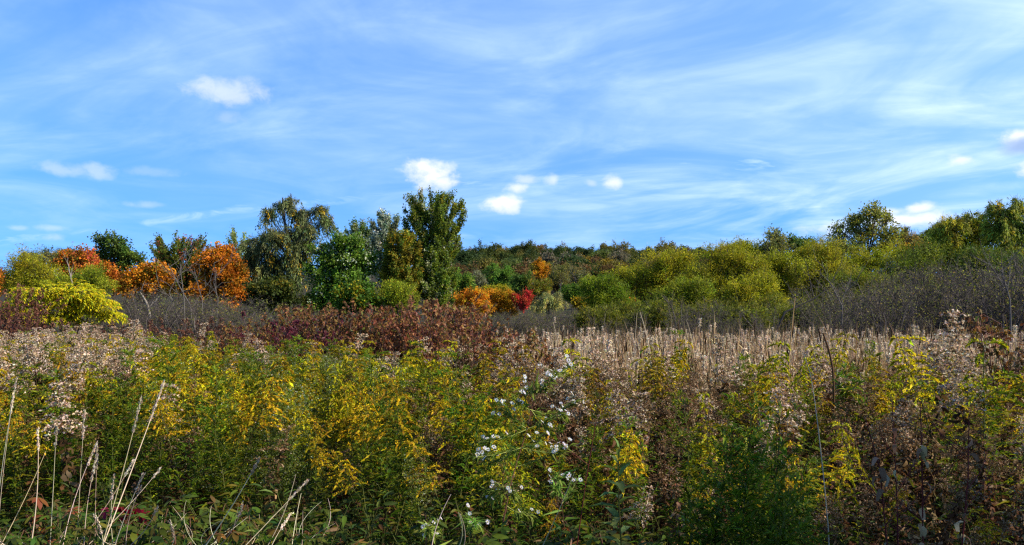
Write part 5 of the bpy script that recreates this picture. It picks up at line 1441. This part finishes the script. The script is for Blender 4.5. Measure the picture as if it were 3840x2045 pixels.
TALL = [('yellow', 583, 344, 8.2, 'broad yellow goldenrod plume rising before the left cattails'), ('yellow', 770, 346, 7.6, 'yellow goldenrod plume rising before the middle of the cattails'),
        ('seed', 936, 326, 5.6, 'tall pale plumed goldenrod rising against the thicket at right'), ('yellow', 945, 342, 5.7, 'yellow plume just right of the tall pale one'),
        ('yellow', 985, 350, 5.2, 'yellow goldenrod plume second from the right edge'), ('yellow', 1012, 345, 5.0, 'large yellow goldenrod plume at the right edge'),
        ('seed', 6, 358, 7.2, 'large fluffy seed plume at the left edge'), ('seed', 107, 330, 15, 'tallest fluffy white seed head in the left meadow'), ('seed', 112, 366, 9.0, 'near fluffy white seed head left of the yellow stand'),
        ('green', 52, 402, 6.4, 'yellow-green plumed goldenrod standing alone at left'), ('seed', 470, 345, 11, 'left of two broad white seed heads before the dogwoods'), ('seed', 492, 347, 11, 'right of two broad white seed heads before the dogwoods'),
        ('seed', 603, 392, 5.6, 'cream fluffy seed head right of the asters'), ('seed', 620, 402, 5.3, 'drooping cream seed head right of the asters, the lower one'), ('seed', 806, 398, 5.4, 'fluffy seed plume on the pale stalk at right'),
        ('seed', 995, 358, 5.2, 'white fluffy seed head near the right edge'), ('green', 212, 372, 6.3, 'green arching goldenrod in the middle of the yellow stand'), ('green', 388, 362, 6.6, 'upright green goldenrod near the right end of the yellow stand')]
for i, (k, u, v, d, lab) in enumerate(TALL):
    x = PX(u, d); plant(k, x, d, PZ(v, d) - float(gz(x, d)), lab, None, k=i, wide=1.25, tilt=(random.gauss(0, .04), random.gauss(0, .04)))


def reed(label, pts, d, r0, r1, col, name='dry_reed'):
    P = np.array([[PX(u, d), d, PZ(v, d)] for u, v in pts]); foot = P[0].copy(); foot[2] = float(gz(foot[0], d)) - .03
    P = np.concatenate([[foot], P]) - foot
    t = np.linspace(0, 1, len(P)); tt = np.linspace(0, 1, 14)
    Q = np.stack([np.interp(tt, t, P[:, j]) for j in range(3)], 1)
    Q[1:-1] = (Q[:-2] + 2 * Q[1:-1] + Q[2:]) / 4
    g = Geo(); tube(g, Q, np.linspace(r0, r1, 14), col, 6)
    tag(obj(name, g.mesh(name, [M_STEM]), loc=foot), label, 'reed')

reed('tall tan reed standing highest above the cattails', [(788, 372), (791, 335), (795, 297)], 8.6, .011, .004, (.42, .26, .11))
reed('dark brown broken reed leaning left before the cattails', [(834, 374), (829, 350), (823, 333)], 7.0, .010, .008, (.10, .05, .02))
reed('pale bent reed curving left above the cattails', [(652, 372), (649, 345), (644, 325), (640, 312)], 9.6, .007, .003, (.58, .45, .30))
reed('long thin whitish stalk crossing the right foreground', [(830, 545), (822, 460), (812, 378), (803, 352)], 3.5, .0032, .0012, (.46, .38, .27))
reed('upright pale reed left of the bent one', [(634, 372), (635, 340), (637, 313)], 9.8, .006, .003, (.50, .36, .22))
reed('curved pale reed leaning right by the left cattails', [(560, 365), (558, 340), (553, 322)], 11, .007, .003, (.55, .42, .28))
